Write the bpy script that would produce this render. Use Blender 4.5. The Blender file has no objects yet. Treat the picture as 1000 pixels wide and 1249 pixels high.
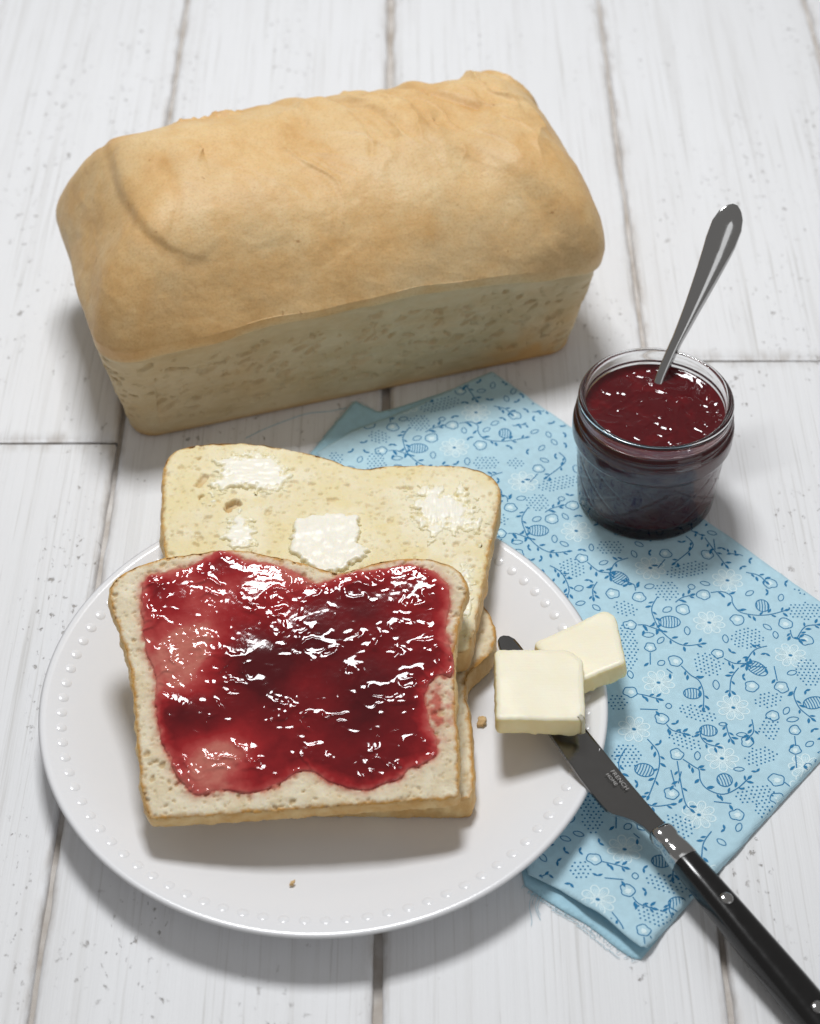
import bpy, bmesh, math, random
import numpy as np
from mathutils import Vector, Matrix

random.seed(7)
C = bpy.context.scene.collection
sc = bpy.context.scene

# ------------------------------------------------------------------ camera
cd = bpy.data.cameras.new('camera')
cam = bpy.data.objects.new('camera', cd); C.objects.link(cam)
cam.location = (0, -0.615, 0.615)
cam.rotation_euler = (math.radians(45), 0, 0)
cd.sensor_fit = 'AUTO'; cd.sensor_width = 36.0
cd.lens = 36.0 * 2383.0 / 1249.0
cd.clip_start = 0.02; cd.clip_end = 50
cd.dof.use_dof = True
cd.dof.focus_distance = 0.785
cd.dof.aperture_fstop = 11.0
sc.camera = cam

# ------------------------------------------------------------------ light
w = bpy.data.worlds.new('World'); sc.world = w; w.use_nodes = True
bg = w.node_tree.nodes['Background']
bg.inputs[0].default_value = (1.0, 0.985, 0.97, 1)
bg.inputs[1].default_value = 0.255


def area(name, loc, target, size, power, col):
    l = bpy.data.lights.new(name, 'AREA'); l.shape = 'SQUARE'; l.size = size
    l.energy = power; l.color = col
    o = bpy.data.objects.new(name, l); C.objects.link(o)
    o.location = loc
    o.rotation_euler = (Vector(target) - Vector(loc)).to_track_quat('-Z', 'Y').to_euler()
    return o


area('ceiling_light', (-0.08, 0.385, 1.12), (0.0, -0.02, 0), 0.29, 10.9, (0.97, 0.985, 1.0))
area('spoon_fill_light', (1.15, -1.05, 0.62), (0.05, 0.0, 0.05), 0.90, 2.6, (0.95, 0.975, 1.0))  # unseen lamp, added for reflections on the spoon and bolster and some fill

sc.view_settings.view_transform = 'Standard'
sc.view_settings.look = 'None'
sc.view_settings.exposure = 0.0
sc.view_settings.gamma = 1.0
sc.cycles.use_denoising = True
sc.cycles.max_bounces = 14
sc.cycles.transmission_bounces = 12
sc.cycles.transparent_max_bounces = 12

# ------------------------------------------------------------------ noise
_rng = np.random.RandomState(5)
_perm = _rng.permutation(256); _perm = np.concatenate([_perm, _perm, _perm])
_g3 = _rng.normal(size=(256, 3)); _g3 /= np.linalg.norm(_g3, axis=1)[:, None]


def perlin(x, y, z=0.0):
    x, y, z = np.broadcast_arrays(np.asarray(x, float), np.asarray(y, float), np.asarray(z, float))
    xi = np.floor(x).astype(int); yi = np.floor(y).astype(int); zi = np.floor(z).astype(int)
    xf = x - xi; yf = y - yi; zf = z - zi
    f = lambda t: t * t * t * (t * (t * 6 - 15) + 10)
    u, v, s = f(xf), f(yf), f(zf)
    xi &= 255; yi &= 255; zi &= 255
    tot = 0.0
    for dx in (0, 1):
        for dy in (0, 1):
            for dz in (0, 1):
                h = _perm[_perm[_perm[(xi + dx) & 255] + ((yi + dy) & 255)] + ((zi + dz) & 255)]
                g = _g3[h]
                d = g[..., 0] * (xf - dx) + g[..., 1] * (yf - dy) + g[..., 2] * (zf - dz)
                wt = (u if dx else 1 - u) * (v if dy else 1 - v) * (s if dz else 1 - s)
                tot = tot + wt * d
    return tot * 1.5


def fbm(x, y, z=0.0, o=4, gain=0.5):
    a, t, f = 1.0, 0.0, 1.0
    for i in range(o):
        t = t + a * perlin(np.asarray(x) * f + 17.3 * i, np.asarray(y) * f - 9.1 * i, np.asarray(z) * f + 5.7 * i)
        a *= gain; f *= 2.03
    return t


def sstep(a, b, x):
    t = np.clip((x - a) / (b - a), 0, 1)
    return t * t * (3 - 2 * t)


# ------------------------------------------------------------------ mesh helpers
def mesh_np(name, verts, quads, mats=(), smooth=True, attrs=None, mat_idx=None):
    me = bpy.data.meshes.new(name)
    verts = np.asarray(verts, dtype=np.float32)
    if isinstance(quads, np.ndarray):
        nq, k = quads.shape
        me.vertices.add(len(verts)); me.vertices.foreach_set('co', verts.ravel())
        me.loops.add(nq * k); me.loops.foreach_set('vertex_index', quads.astype(np.int32).ravel())
        me.polygons.add(nq)
        me.polygons.foreach_set('loop_start', np.arange(0, nq * k, k, dtype=np.int32))
        me.polygons.foreach_set('loop_total', np.full(nq, k, dtype=np.int32))
        me.update(calc_edges=True); me.validate()
    else:
        me.from_pydata([tuple(map(float, v)) for v in verts], [], [list(map(int, q)) for q in quads]); me.update()
    for m in mats:
        me.materials.append(m)
    if mat_idx is not None:
        me.polygons.foreach_set('material_index', np.asarray(mat_idx, dtype=np.int32))
    me.polygons.foreach_set('use_smooth', np.full(len(me.polygons), bool(smooth)))
    for k_, v_ in (attrs or {}).items():
        a = me.attributes.new(k_, 'FLOAT', 'POINT')
        a.data.foreach_set('value', np.asarray(v_, dtype=np.float32))
    return me


def link(name, me, parent=None, loc=None, rot=None):
    o = bpy.data.objects.new(name, me); C.objects.link(o)
    if parent is not None:
        o.parent = parent
    if loc is not None:
        o.location = loc
    if rot is not None:
        o.rotation_euler = rot
    return o


def tag(o, label=None, cat=None, group=None, kind=None):
    if label: o['label'] = label
    if cat: o['category'] = cat
    if group: o['group'] = group
    if kind: o['kind'] = kind
    return o


def empty(name, loc=(0, 0, 0), rot=(0, 0, 0)):
    o = bpy.data.objects.new(name, None); C.objects.link(o)
    o.empty_display_size = 0.02
    o.location = loc; o.rotation_euler = rot
    return o


def smooth_loop(pts, n, closed=True):
    """Catmull-Rom through pts, resampled to n points of equal spacing."""
    P = np.asarray(pts, float); m = len(P)
    out = []
    rng = range(m) if closed else range(m - 1)
    for i in rng:
        if closed:
            p0, p1, p2, p3 = P[(i - 1) % m], P[i], P[(i + 1) % m], P[(i + 2) % m]
        else:
            p0, p1, p2, p3 = P[max(i - 1, 0)], P[i], P[i + 1], P[min(i + 2, m - 1)]
        t = np.linspace(0, 1, 12, endpoint=False)[:, None]
        out.append(0.5 * ((2 * p1) + (-p0 + p2) * t + (2 * p0 - 5 * p1 + 4 * p2 - p3) * t ** 2
                          + (-p0 + 3 * p1 - 3 * p2 + p3) * t ** 3))
    Q = np.concatenate(out + ([P[:1]] if closed else [P[-1:]]))
    L = np.concatenate([[0], np.cumsum(np.linalg.norm(np.diff(Q, axis=0), axis=1))])
    s = np.linspace(0, L[-1], n, endpoint=not closed)
    return np.stack([np.interp(s, L, Q[:, k]) for k in range(Q.shape[1])], axis=1)


def inside(poly, P):
    poly = np.asarray(poly); x, y = P[:, 0], P[:, 1]
    r = np.zeros(len(P), bool)
    n = len(poly)
    for i in range(n):
        x1, y1 = poly[i]; x2, y2 = poly[(i + 1) % n]
        if y1 == y2:
            continue
        c = ((y1 > y) != (y2 > y)) & (x < (x2 - x1) * (y - y1) / (y2 - y1) + x1)
        r ^= c
    return r


def dist_poly(poly, P, closed=True, nearest=False):
    poly = np.asarray(poly); n = len(poly)
    best = np.full(len(P), 1e9); near = np.zeros((len(P), 2))
    for i in range(n if closed else n - 1):
        a = poly[i]; b = poly[(i + 1) % n]; ab = b - a
        l2 = max(ab @ ab, 1e-18)
        t = np.clip(((P - a) @ ab) / l2, 0, 1)
        q = a + t[:, None] * ab
        d = np.hypot(P[:, 0] - q[:, 0], P[:, 1] - q[:, 1])
        m = d < best
        best[m] = d[m]
        if nearest:
            near[m] = q[m]
    return (best, near) if nearest else best


def grid_poly(poly, res, pad=0.0):
    """Quad grid clipped to poly; its rim vertices slide onto the outline."""
    poly = np.asarray(poly)
    x0, y0 = poly.min(0) - res; x1, y1 = poly.max(0) + res
    nx = int((x1 - x0) / res) + 2; ny = int((y1 - y0) / res) + 2
    X, Y = np.meshgrid(x0 + np.arange(nx) * res, y0 + np.arange(ny) * res, indexing='ij')
    P = np.stack([X.ravel(), Y.ravel()], 1)
    idx = np.arange(nx * ny).reshape(nx, ny)
    Q = np.stack([idx[:-1, :-1], idx[1:, :-1], idx[1:, 1:], idx[:-1, 1:]], -1).reshape(-1, 4)
    ctr = P[Q].mean(1)
    Q = Q[inside(poly, ctr)]
    cnt = np.bincount(Q.ravel(), minlength=len(P))
    used = np.where(cnt > 0)[0]
    rim = used[cnt[used] < 4]
    _, near = dist_poly(poly, P[rim], nearest=True)
    P[rim] = near
    remap = np.full(len(P), -1); remap[used] = np.arange(len(used))
    return P[used], remap[Q]


def lathe(prof, n, close=False):
    prof = np.asarray(prof, float); m = len(prof)
    a = np.linspace(0, 2 * math.pi, n, endpoint=False)
    V = np.stack([prof[:, None, 0] * np.cos(a), prof[:, None, 0] * np.sin(a),
                  np.repeat(prof[:, 1][:, None], n, 1)], -1).reshape(-1, 3)
    i, j = np.meshgrid(np.arange(m - 1), np.arange(n), indexing='ij')
    j2 = (j + 1) % n
    Q = np.stack([i * n + j, i * n + j2, (i + 1) * n + j2, (i + 1) * n + j], -1).reshape(-1, 4)
    return V, Q


# ------------------------------------------------------------------ materials
def mat(name, base=(0.8, 0.8, 0.8), rough=0.5, metal=0.0, spec=0.5, sss=0.0, sss_r=(1, 0.6, 0.3), sss_s=0.002):
    m = bpy.data.materials.new(name); m.use_nodes = True
    nt = m.node_tree; p = nt.nodes['Principled BSDF']
    p.inputs['Base Color'].default_value = (*base, 1)
    p.inputs['Roughness'].default_value = rough
    p.inputs['Metallic'].default_value = metal
    p.inputs['Specular IOR Level'].default_value = spec
    if sss:
        p.inputs['Subsurface Weight'].default_value = sss
        p.inputs['Subsurface Radius'].default_value = sss_r
        p.inputs['Subsurface Scale'].default_value = sss_s
    return m, nt, p


def N(nt, t, **kw):
    n = nt.nodes.new(t)
    for k, v in kw.items():
        setattr(n, k, v)
    return n


def noise(nt, vec, scale, detail=4, rough=0.55, stretch=None):
    if stretch is not None:
        mp = N(nt, 'ShaderNodeMapping'); mp.inputs['Scale'].default_value = stretch
        nt.links.new(vec, mp.inputs['Vector']); vec = mp.outputs[0]
    n = N(nt, 'ShaderNodeTexNoise'); n.inputs['Scale'].default_value = scale
    n.inputs['Detail'].default_value = detail; n.inputs['Roughness'].default_value = rough
    nt.links.new(vec, n.inputs['Vector'])
    return n.outputs['Fac']


def ramp(nt, fac, stops):
    r = N(nt, 'ShaderNodeValToRGB'); e = r.color_ramp.elements
    while len(e) < len(stops):
        e.new(0.5)
    for k, (p, c) in enumerate(stops):
        e[k].position = p
        e[k].color = (*c, 1) if len(c) == 3 else c
    nt.links.new(fac, r.inputs[0])
    return r.outputs[0]


def mix(nt, fac, a, b):
    n = N(nt, 'ShaderNodeMix', data_type='RGBA')
    for s, v in ((n.inputs[0], fac), (n.inputs[6], a), (n.inputs[7], b)):
        if isinstance(v, (int, float)):
            s.default_value = v
        elif isinstance(v, tuple):
            s.default_value = (*v, 1)
        else:
            nt.links.new(v, s)
    return n.outputs[2]


def math_(nt, op, a, b=0.0):
    n = N(nt, 'ShaderNodeMath', operation=op)
    for s, v in ((n.inputs[0], a), (n.inputs[1], b)):
        if isinstance(v, (int, float)):
            s.default_value = v
        else:
            nt.links.new(v, s)
    return n.outputs[0]


def bump(nt, p, h, strength, dist):
    b = N(nt, 'ShaderNodeBump'); b.inputs['Strength'].default_value = strength
    b.inputs['Distance'].default_value = dist
    nt.links.new(h, b.inputs['Height']); nt.links.new(b.outputs[0], p.inputs['Normal'])
    return b


def objco(nt):
    return N(nt, 'ShaderNodeTexCoord').outputs['Object']


def attr(nt, name):
    return N(nt, 'ShaderNodeAttribute', attribute_name=name).outputs['Fac']


# painted planks: white paint, brushed along the grain, with small pits where it has come off
def plank_material():
    m, nt, p = mat('white_painted_wood', (0.8, 0.8, 0.79), 0.5, spec=0.3)
    oi = N(nt, 'ShaderNodeObjectInfo')
    co = N(nt, 'ShaderNodeVectorMath', operation='ADD')
    sc_ = N(nt, 'ShaderNodeVectorMath', operation='SCALE'); sc_.inputs[3].default_value = 7.0
    cmb = N(nt, 'ShaderNodeCombineXYZ')
    for i in range(3):
        nt.links.new(oi.outputs['Random'], cmb.inputs[i])
    nt.links.new(cmb.outputs[0], sc_.inputs[0])
    nt.links.new(objco(nt), co.inputs[0]); nt.links.new(sc_.outputs[0], co.inputs[1])
    v = co.outputs[0]
    fine = noise(nt, v, 1.0, 5, 0.6, (620, 9, 40))
    fine2 = noise(nt, v, 1.0, 3, 0.5, (230, 4, 40))
    broad = noise(nt, v, 1.0, 3, 0.5, (28, 5, 10))
    pits = noise(nt, v, 1.0, 4, 0.65, (330, 210, 100))
    pitzone = noise(nt, v, 1.0, 3, 0.55, (42, 11, 10))
    crack = noise(nt, v, 1.0, 4, 0.6, (260, 14, 60))
    c0 = ramp(nt, fine, [(0.31, (0.67, 0.665, 0.66)), (0.43, (0.805, 0.808, 0.82)), (1.0, (0.83, 0.835, 0.85))])
    c1 = mix(nt, math_(nt, 'MULTIPLY', ramp(nt, fine2, [(0.30, (1, 1, 1)), (0.46, (0, 0, 0))]), 0.20), c0, (0.52, 0.50, 0.47))
    c2 = mix(nt, math_(nt, 'MULTIPLY', ramp(nt, broad, [(0.38, (1, 1, 1)), (0.58, (0, 0, 0))]), 0.12), c1, (0.66, 0.65, 0.64))
    pm = math_(nt, 'MULTIPLY', ramp(nt, pits, [(0.62, (0, 0, 0)), (0.70, (1, 1, 1))]),
               ramp(nt, pitzone, [(0.49, (0, 0, 0)), (0.60, (1, 1, 1))]))
    ck = math_(nt, 'MULTIPLY', ramp(nt, crack, [(0.26, (1, 1, 1)), (0.32, (0, 0, 0))]), 0.25)
    pm = math_(nt, 'MAXIMUM', pm, ck)
    edge = attr(nt, 'edge')
    worn = math_(nt, 'MULTIPLY', edge, ramp(nt, noise(nt, v, 1.0, 4, 0.6, (160, 45, 90)), [(0.40, (0, 0, 0)), (0.66, (1, 1, 1))]))
    c3 = mix(nt, math_(nt, 'MULTIPLY', pm, 0.75), c2, (0.27, 0.24, 0.21))
    c4 = mix(nt, math_(nt, 'MULTIPLY', worn, 0.5), c3, (0.33, 0.27, 0.21))
    nt.links.new(c4, p.inputs['Base Color'])
    h = math_(nt, 'SUBTRACT', math_(nt, 'ADD', math_(nt, 'MULTIPLY', fine, 0.5), math_(nt, 'MULTIPLY', fine2, 0.6)), pm)
    bump(nt, p, h, 0.75, 0.0005)
    return m


def simple_noise_mat(name, c1, c2, scale, rough, stretch=None, bstr=0.0, bscale=None, bdist=0.0005, **kw):
    m, nt, p = mat(name, c1, rough, **kw)
    co = objco(nt)
    f = noise(nt, co, scale, 5, 0.6, stretch)
    nt.links.new(ramp(nt, f, [(0.32, c1), (0.68, c2)]), p.inputs['Base Color'])
    if bstr:
        bump(nt, p, noise(nt, co, bscale or scale, 5, 0.6, stretch), bstr, bdist)
    return m


M_plank = plank_material()
M_gap = simple_noise_mat('bare_wood_gap', (0.42, 0.37, 0.32), (0.66, 0.63, 0.60), 60, 0.8)


def crust_top_material():
    m, nt, p = mat('golden_crust', (0.68, 0.44, 0.18), 0.50, spec=0.30, sss=0.12, sss_r=(1, 0.5, 0.2), sss_s=0.0015)
    co = objco(nt)
    big = noise(nt, co, 1.0, 5, 0.6, (26, 30, 26))
    med = noise(nt, co, 1.0, 5, 0.65, (150, 90, 120))
    sp = noise(nt, co, 900, 2, 0.5)
    a = math_(nt, 'ADD', math_(nt, 'MULTIPLY', big, 0.72), math_(nt, 'MULTIPLY', med, 0.28))
    c = ramp(nt, a, [(0.33, (0.58, 0.335, 0.125)), (0.48, (0.67, 0.435, 0.195)), (0.64, (0.73, 0.53, 0.28))])
    # pale band of unbrowned dough near the pan line
    c = mix(nt, math_(nt, 'MULTIPLY', attr(nt, 'pale'), 0.8), c, (0.70, 0.55, 0.32))
    c = mix(nt, math_(nt, 'MULTIPLY', attr(nt, 'brown'), 0.75), c, (0.50, 0.26, 0.085))
    dark = ramp(nt, noise(nt, co, 210, 2, 0.5), [(0.74, (0, 0, 0)), (0.77, (1, 1, 1))])
    c = mix(nt, math_(nt, 'MULTIPLY', dark, 0.6), c, (0.35, 0.17, 0.06))
    c = mix(nt, math_(nt, 'MULTIPLY', ramp(nt, sp, [(0.35, (1, 1, 1)), (0.5, (0, 0, 0))]), 0.25), c, (0.45, 0.25, 0.09))
    nt.links.new(c, p.inputs['Base Color'])
    bump(nt, p, math_(nt, 'ADD', math_(nt, 'ADD', noise(nt, co, 420, 5, 0.65), math_(nt, 'MULTIPLY', noise(nt, co, 1400, 3, 0.6), 0.4)), math_(nt, 'MULTIPLY', noise(nt, co, 1.0, 4, 0.6, (90, 190, 140)), 1.6)), 0.32, 0.0006)
    return m


def crust_side_material():
    m, nt, p = mat('pale_pan_crust', (0.70, 0.56, 0.33), 0.55, spec=0.3, sss=0.12, sss_r=(1, 0.6, 0.3), sss_s=0.0015)
    co = objco(nt)
    f = noise(nt, co, 1.0, 5, 0.6, (30, 40, 70))
    c = ramp(nt, f, [(0.33, (0.53, 0.40, 0.215)), (0.66, (0.64, 0.52, 0.325))])
    c = mix(nt, attr(nt, 'brown'), c, (0.60, 0.33, 0.11))
    c = mix(nt, math_(nt, 'MULTIPLY', attr(nt, 'pore'), 0.05), c, (0.42, 0.30, 0.15))  # faint pore shade put into the crust colour
    nt.links.new(c, p.inputs['Base Color'])
    bump(nt, p, noise(nt, co, 700, 4, 0.65), 0.25, 0.0005)
    return m


def crumb_material(name, ca, cb, rind, wet=0.0):
    m, nt, p = mat(name, ca, 0.75, spec=0.25, sss=0.30, sss_r=(1, 0.7, 0.4), sss_s=0.0018)
    co = objco(nt)
    f = noise(nt, co, 120, 6, 0.65)
    c = ramp(nt, f, [(0.33, ca), (0.66, cb)])
    g = ramp(nt, noise(nt, co, 480, 3, 0.6), [(0.56, (0, 0, 0)), (0.72, (1, 1, 1))])
    c = mix(nt, math_(nt, 'MULTIPLY', g, 0.35), c, (ca[0] * 0.80, ca[1] * 0.68, ca[2] * 0.52))
    if wet:
        z = ramp(nt, noise(nt, co, 45, 4, 0.6), [(0.36, (0, 0, 0)), (0.58, (1, 1, 1))])
        c = mix(nt, math_(nt, 'MULTIPLY', z, 1.0), c, (0.80, 0.69, 0.40))
    e = math_(nt, 'ADD', attr(nt, 'edge'), math_(nt, 'MULTIPLY', math_(nt, 'SUBTRACT', noise(nt, co, 260, 4, 0.65), 0.5), 1.7))
    c = mix(nt, ramp(nt, e, [(0.25, (0, 0, 0)), (0.85, (1, 1, 1))]), c, rind)
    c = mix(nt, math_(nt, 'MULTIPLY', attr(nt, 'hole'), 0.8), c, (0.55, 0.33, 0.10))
    if wet:
        c = mix(nt, attr(nt, 'film'), c, (0.87, 0.81, 0.62))
    c = mix(nt, math_(nt, 'MULTIPLY', attr(nt, 'pore'), 0.40 if wet else 0.75), c, (0.60, 0.43, 0.22))  # shade inside the pores painted as tan, following their depth
    st = attr(nt, 'stain')
    c = mix(nt, st, c, (0.52, 0.12, 0.085))
    nt.links.new(c, p.inputs['Base Color'])
    if wet:
        p.inputs['Roughness'].default_value = 0.5
    bump(nt, p, math_(nt, 'ADD', noise(nt, co, 900, 4, 0.7), noise(nt, co, 350, 3, 0.6)), 0.25, 0.0005)
    return m


def jam_material(name, base_attr=True):
    m, nt, p = mat(name, (0.10, 0.004, 0.006), 0.07, spec=0.55, sss=0.0)
    co = objco(nt)
    n1 = noise(nt, co, 230, 4, 0.6)
    t = math_(nt, 'ADD', attr(nt, 'thick'), math_(nt, 'MULTIPLY', math_(nt, 'SUBTRACT', n1, 0.5), 0.30))
    c = ramp(nt, t, [(0.0, (0.56, 0.17, 0.13)), (0.16, (0.46, 0.060, 0.055)), (0.36, (0.33, 0.014, 0.017)), (0.64, (0.18, 0.005, 0.008)), (1.0, (0.080, 0.0015, 0.004))])
    nt.links.new(c, p.inputs['Base Color'])
    bump(nt, p, noise(nt, co, 500, 2, 0.5), 0.04, 0.0004)
    return m


def cloth_material(name, col):
    m, nt, p = mat(name, col, 0.85, spec=0.15)
    co = objco(nt)
    mp = N(nt, 'ShaderNodeMapping'); mp.inputs['Rotation'].default_value = (0, 0, math.radians(47.7))
    nt.links.new(co, mp.inputs['Vector'])
    w1 = N(nt, 'ShaderNodeTexWave', bands_direction='X'); w1.inputs['Scale'].default_value = 560; w1.inputs['Distortion'].default_value = 1.2
    w2 = N(nt, 'ShaderNodeTexWave', bands_direction='Y'); w2.inputs['Scale'].default_value = 560; w2.inputs['Distortion'].default_value = 1.2
    for w_ in (w1, w2):
        nt.links.new(mp.outputs[0], w_.inputs['Vector'])
    h = math_(nt, 'ADD', w1.outputs['Fac'], w2.outputs['Fac'])
    f = noise(nt, co, 300, 4, 0.6)
    c = ramp(nt, f, [(0.3, tuple(x * 0.93 for x in col)), (0.7, tuple(min(1, x * 1.04) for x in col))])
    nt.links.new(c, p.inputs['Base Color'])
    bump(nt, p, h, 0.25, 0.0002)
    return m


M_crust = crust_top_material()
M_side = crust_side_material()
M_porc, nt_, p_ = mat('white_porcelain', (0.84, 0.84, 0.855), 0.16, spec=0.5)
bump(nt_, p_, noise(nt_, objco(nt_), 30, 2, 0.5), 0.03, 0.001)
M_metal, nt_, p_ = mat('polished_steel', (0.44, 0.435, 0.43), 0.16, metal=1.0)
nt_.links.new(ramp(nt_, noise(nt_, objco(nt_), 900, 3, 0.6), [(0.3, (0.08,) * 3), (0.8, (0.20,) * 3)]), p_.inputs['Roughness'])
M_blade, nt_, p_ = mat('brushed_blade_steel', (0.23, 0.225, 0.22), 0.24, metal=1.0)
_s = noise(nt_, objco(nt_), 1.0, 4, 0.6, (90, 2600, 90))
_b = noise(nt_, objco(nt_), 160, 4, 0.6)
nt_.links.new(ramp(nt_, _b, [(0.30, (0.17,) * 3), (0.80, (0.21,) * 3)]), p_.inputs['Roughness'])
bump(nt_, p_, _s, 0.02, 0.0001)
M_handle, nt_, p_ = mat('black_handle', (0.007, 0.0065, 0.0065), 0.20, spec=0.5)
nt_.links.new(ramp(nt_, noise(nt_, objco(nt_), 220, 5, 0.65), [(0.35, (0.16,) * 3), (0.75, (0.26,) * 3)]), p_.inputs['Roughness'])
M_etch, _, _ = mat('etched_lettering', (0.38, 0.37, 0.36), 0.65, metal=0.3)
M_butter = simple_noise_mat('butter', (0.90, 0.835, 0.64), (0.91, 0.86, 0.69), 90, 0.38, bstr=0.06, bscale=260, bdist=0.0006,
                            spec=0.4, sss=0.45, sss_r=(1, 0.75, 0.35), sss_s=0.004)
_n = M_butter.node_tree; _p = _n.nodes['Principled BSDF']
bump(_n, _p, math_(_n, 'ADD', noise(_n, objco(_n), 1.0, 3, 0.6, (60, 1100, 60)), noise(_n, objco(_n), 300, 4, 0.6)), 0.10, 0.0005)
M_butter_side = simple_noise_mat('butter_side', (0.83, 0.71, 0.38), (0.87, 0.77, 0.46), 120, 0.42, bstr=0.10, bscale=400, bdist=0.0006,
                                 spec=0.35, sss=0.45, sss_r=(1, 0.75, 0.35), sss_s=0.004)  # yellower butter for the sides of the pats
M_smear, nt_, p_ = mat('spread_butter', (0.88, 0.83, 0.68), 0.36, spec=0.45, sss=0.3, sss_r=(1, 0.8, 0.5), sss_s=0.002)
_t = math_(nt_, 'ADD', attr(nt_, 'thick'), math_(nt_, 'MULTIPLY', math_(nt_, 'SUBTRACT', noise(nt_, objco(nt_), 320, 4, 0.6), 0.5), 0.5))
nt_.links.new(ramp(nt_, _t, [(0.25, (0.80, 0.70, 0.42)), (0.75, (0.88, 0.82, 0.62)), (1.15, (0.90, 0.865, 0.76))]), p_.inputs['Base Color'])
bump(nt_, p_, noise(nt_, objco(nt_), 700, 4, 0.6), 0.12, 0.0004)
M_glass, nt_, p_ = mat('clear_glass', (0.97, 0.98, 0.98), 0.02)
p_.inputs['Transmission Weight'].default_value = 1.0
p_.inputs['IOR'].default_value = 1.5
M_cloth = cloth_material('light_blue_cotton', (0.50, 0.72, 0.82))
M_cloth2 = cloth_material('teal_cotton_back', (0.42, 0.665, 0.78))
M_ink, _, _ = mat('blue_print_ink', (0.035, 0.205, 0.41), 0.85, spec=0.15)
M_white, _, _ = mat('white_print_ink', (0.72, 0.88, 0.92), 0.85, spec=0.15)
M_thread, _, _ = mat('blue_thread', (0.36, 0.58, 0.68), 0.85, spec=0.15)
M_jam = jam_material('red_fruit_jam')
M_crumbF = crumb_material('pale_crumb', (0.74, 0.62, 0.41), (0.84, 0.76, 0.58), (0.60, 0.325, 0.09))
M_crumbE = crumb_material('buttery_crumb', (0.77, 0.665, 0.415), (0.85, 0.78, 0.57), (0.62, 0.36, 0.11), wet=1.0)
M_rind = simple_noise_mat('slice_crust', (0.62, 0.36, 0.12), (0.76, 0.56, 0.28), 110, 0.55, bstr=0.35, bscale=500, bdist=0.0008,
                          spec=0.3, sss=0.15, sss_r=(1, 0.6, 0.3), sss_s=0.0015)
M_bit = simple_noise_mat('crust_crumb', (0.66, 0.42, 0.18), (0.78, 0.58, 0.32), 300, 0.7, bstr=0.5, bscale=800)

# ------------------------------------------------------------------ tabletop
table = empty('tabletop'); tag(table, 'white painted wooden plank tabletop under the bread and plate', 'table', kind='structure')


def plank(x0, x1, y0, y1, seed):
    L = y1 - y0; ny = max(8, int(L / 0.004))
    ys = np.linspace(y0, y1, ny)
    prof_x = np.array([0, 0, 0.0006, 0.0016, 0.0035, 0.012])
    prof_z = np.array([-0.011, -0.0022, -0.0007, -0.00018, 0.0, 0.0])
    ed = np.array([1, 1, 1, 0.75, 0.15, 0.0])
    wv = x1 - x0
    xs = np.concatenate([prof_x, wv - prof_x[::-1]]); zs = np.concatenate([prof_z, prof_z[::-1]]); es = np.concatenate([ed, ed[::-1]])
    V = np.zeros((ny, len(xs), 3)); E_ = np.zeros((ny, len(xs)))
    for k in range(len(xs)):
        s = -1 if k < 6 else 1
        jit = (fbm(ys * 60 + seed * 13.7, s * 3.3 + seed, 0.5, 4) * 0.0004) * es[k]
        V[:, k, 0] = x0 + xs[k] + jit
        V[:, k, 1] = ys
        V[:, k, 2] = zs[k] + es[k] * 0.0002 * fbm(ys * 140, seed * 5.0 + k, 0.2, 3)
        E_[:, k] = es[k]
    # ends fall off and wobble
    for e, sg in ((0, 1), (ny - 1, -1)):
        V[e, :, 1] += 0.0008 * fbm(V[e, :, 0] * 160, seed * 3.1, 0.7, 3)
        V[e, :, 2] = np.minimum(V[e, :, 2], -0.0012)
        E_[e, :] = 1
    nx = len(xs)
    # second ring near the ends for the rounded edge
    V[1, :, 1] = V[0, :, 1] + 0.0012; V[ny - 2, :, 1] = V[ny - 1, :, 1] - 0.0012
    E_[1, :] = np.maximum(E_[1, :], 0.8); E_[ny - 2, :] = np.maximum(E_[ny - 2, :], 0.8)
    i, j = np.meshgrid(np.arange(ny - 1), np.arange(nx - 1), indexing='ij')
    Q = np.stack([i * nx + j, i * nx + j + 1, (i + 1) * nx + j + 1, (i + 1) * nx + j], -1).reshape(-1, 4)
    V = V.reshape(-1, 3)
    # end caps
    base = len(V)
    capv, capq = [], []
    for row in (0, ny - 1):
        for k in range(nx):
            p = V[row * nx + k].copy(); p[2] = -0.011; capv.append(p)
        o = base + (0 if row == 0 else nx)
        for k in range(nx - 1):
            capq.append((row * nx + k, row * nx + k + 1, o + k + 1, o + k))
    V = np.concatenate([V, capv]); Q = np.concatenate([Q, np.array(capq)])
    E2 = np.concatenate([E_.ravel(), np.ones(2 * nx)])
    c = np.array([(x0 + x1) / 2, (y0 + y1) / 2, 0])
    me = mesh_np('plank', V - c, Q, [M_plank], True, {'edge': E2})
    return link('plank', me, table, tuple(c))


cols = [(-0.382, -0.2605, [(-0.55, 0.20), (0.2015, 0.80)]),
        (-0.258, -0.1356, [(-0.55, 0.0452), (0.0465, 0.80)]),
        (-0.1334, -0.0133, [(-0.55, 0.80)]),
        (-0.0097, 0.1129, [(-0.55, 0.80)]),
        (0.1151, 0.2372, [(-0.55, 0.1036), (0.1049, 0.80)]),
        (0.2398, 0.3600, [(-0.55, -0.13), (-0.1286, 0.80)])]
k = 0
for (x0, x1, segs) in cols:
    for (y0, y1) in segs:
        k += 1
        plank(x0, x1, y0, y1, k)
bmx = bmesh.new(); bmesh.ops.create_cube(bmx, size=1, matrix=Matrix.Translation((-0.01, 0.12, -0.0095)) @ Matrix.Diagonal((0.76, 1.4, 0.011, 1)))
me = bpy.data.meshes.new('backing_board'); bmx.to_mesh(me); bmx.free(); me.materials.append(M_gap)
link('backing_board', me, table)

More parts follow.
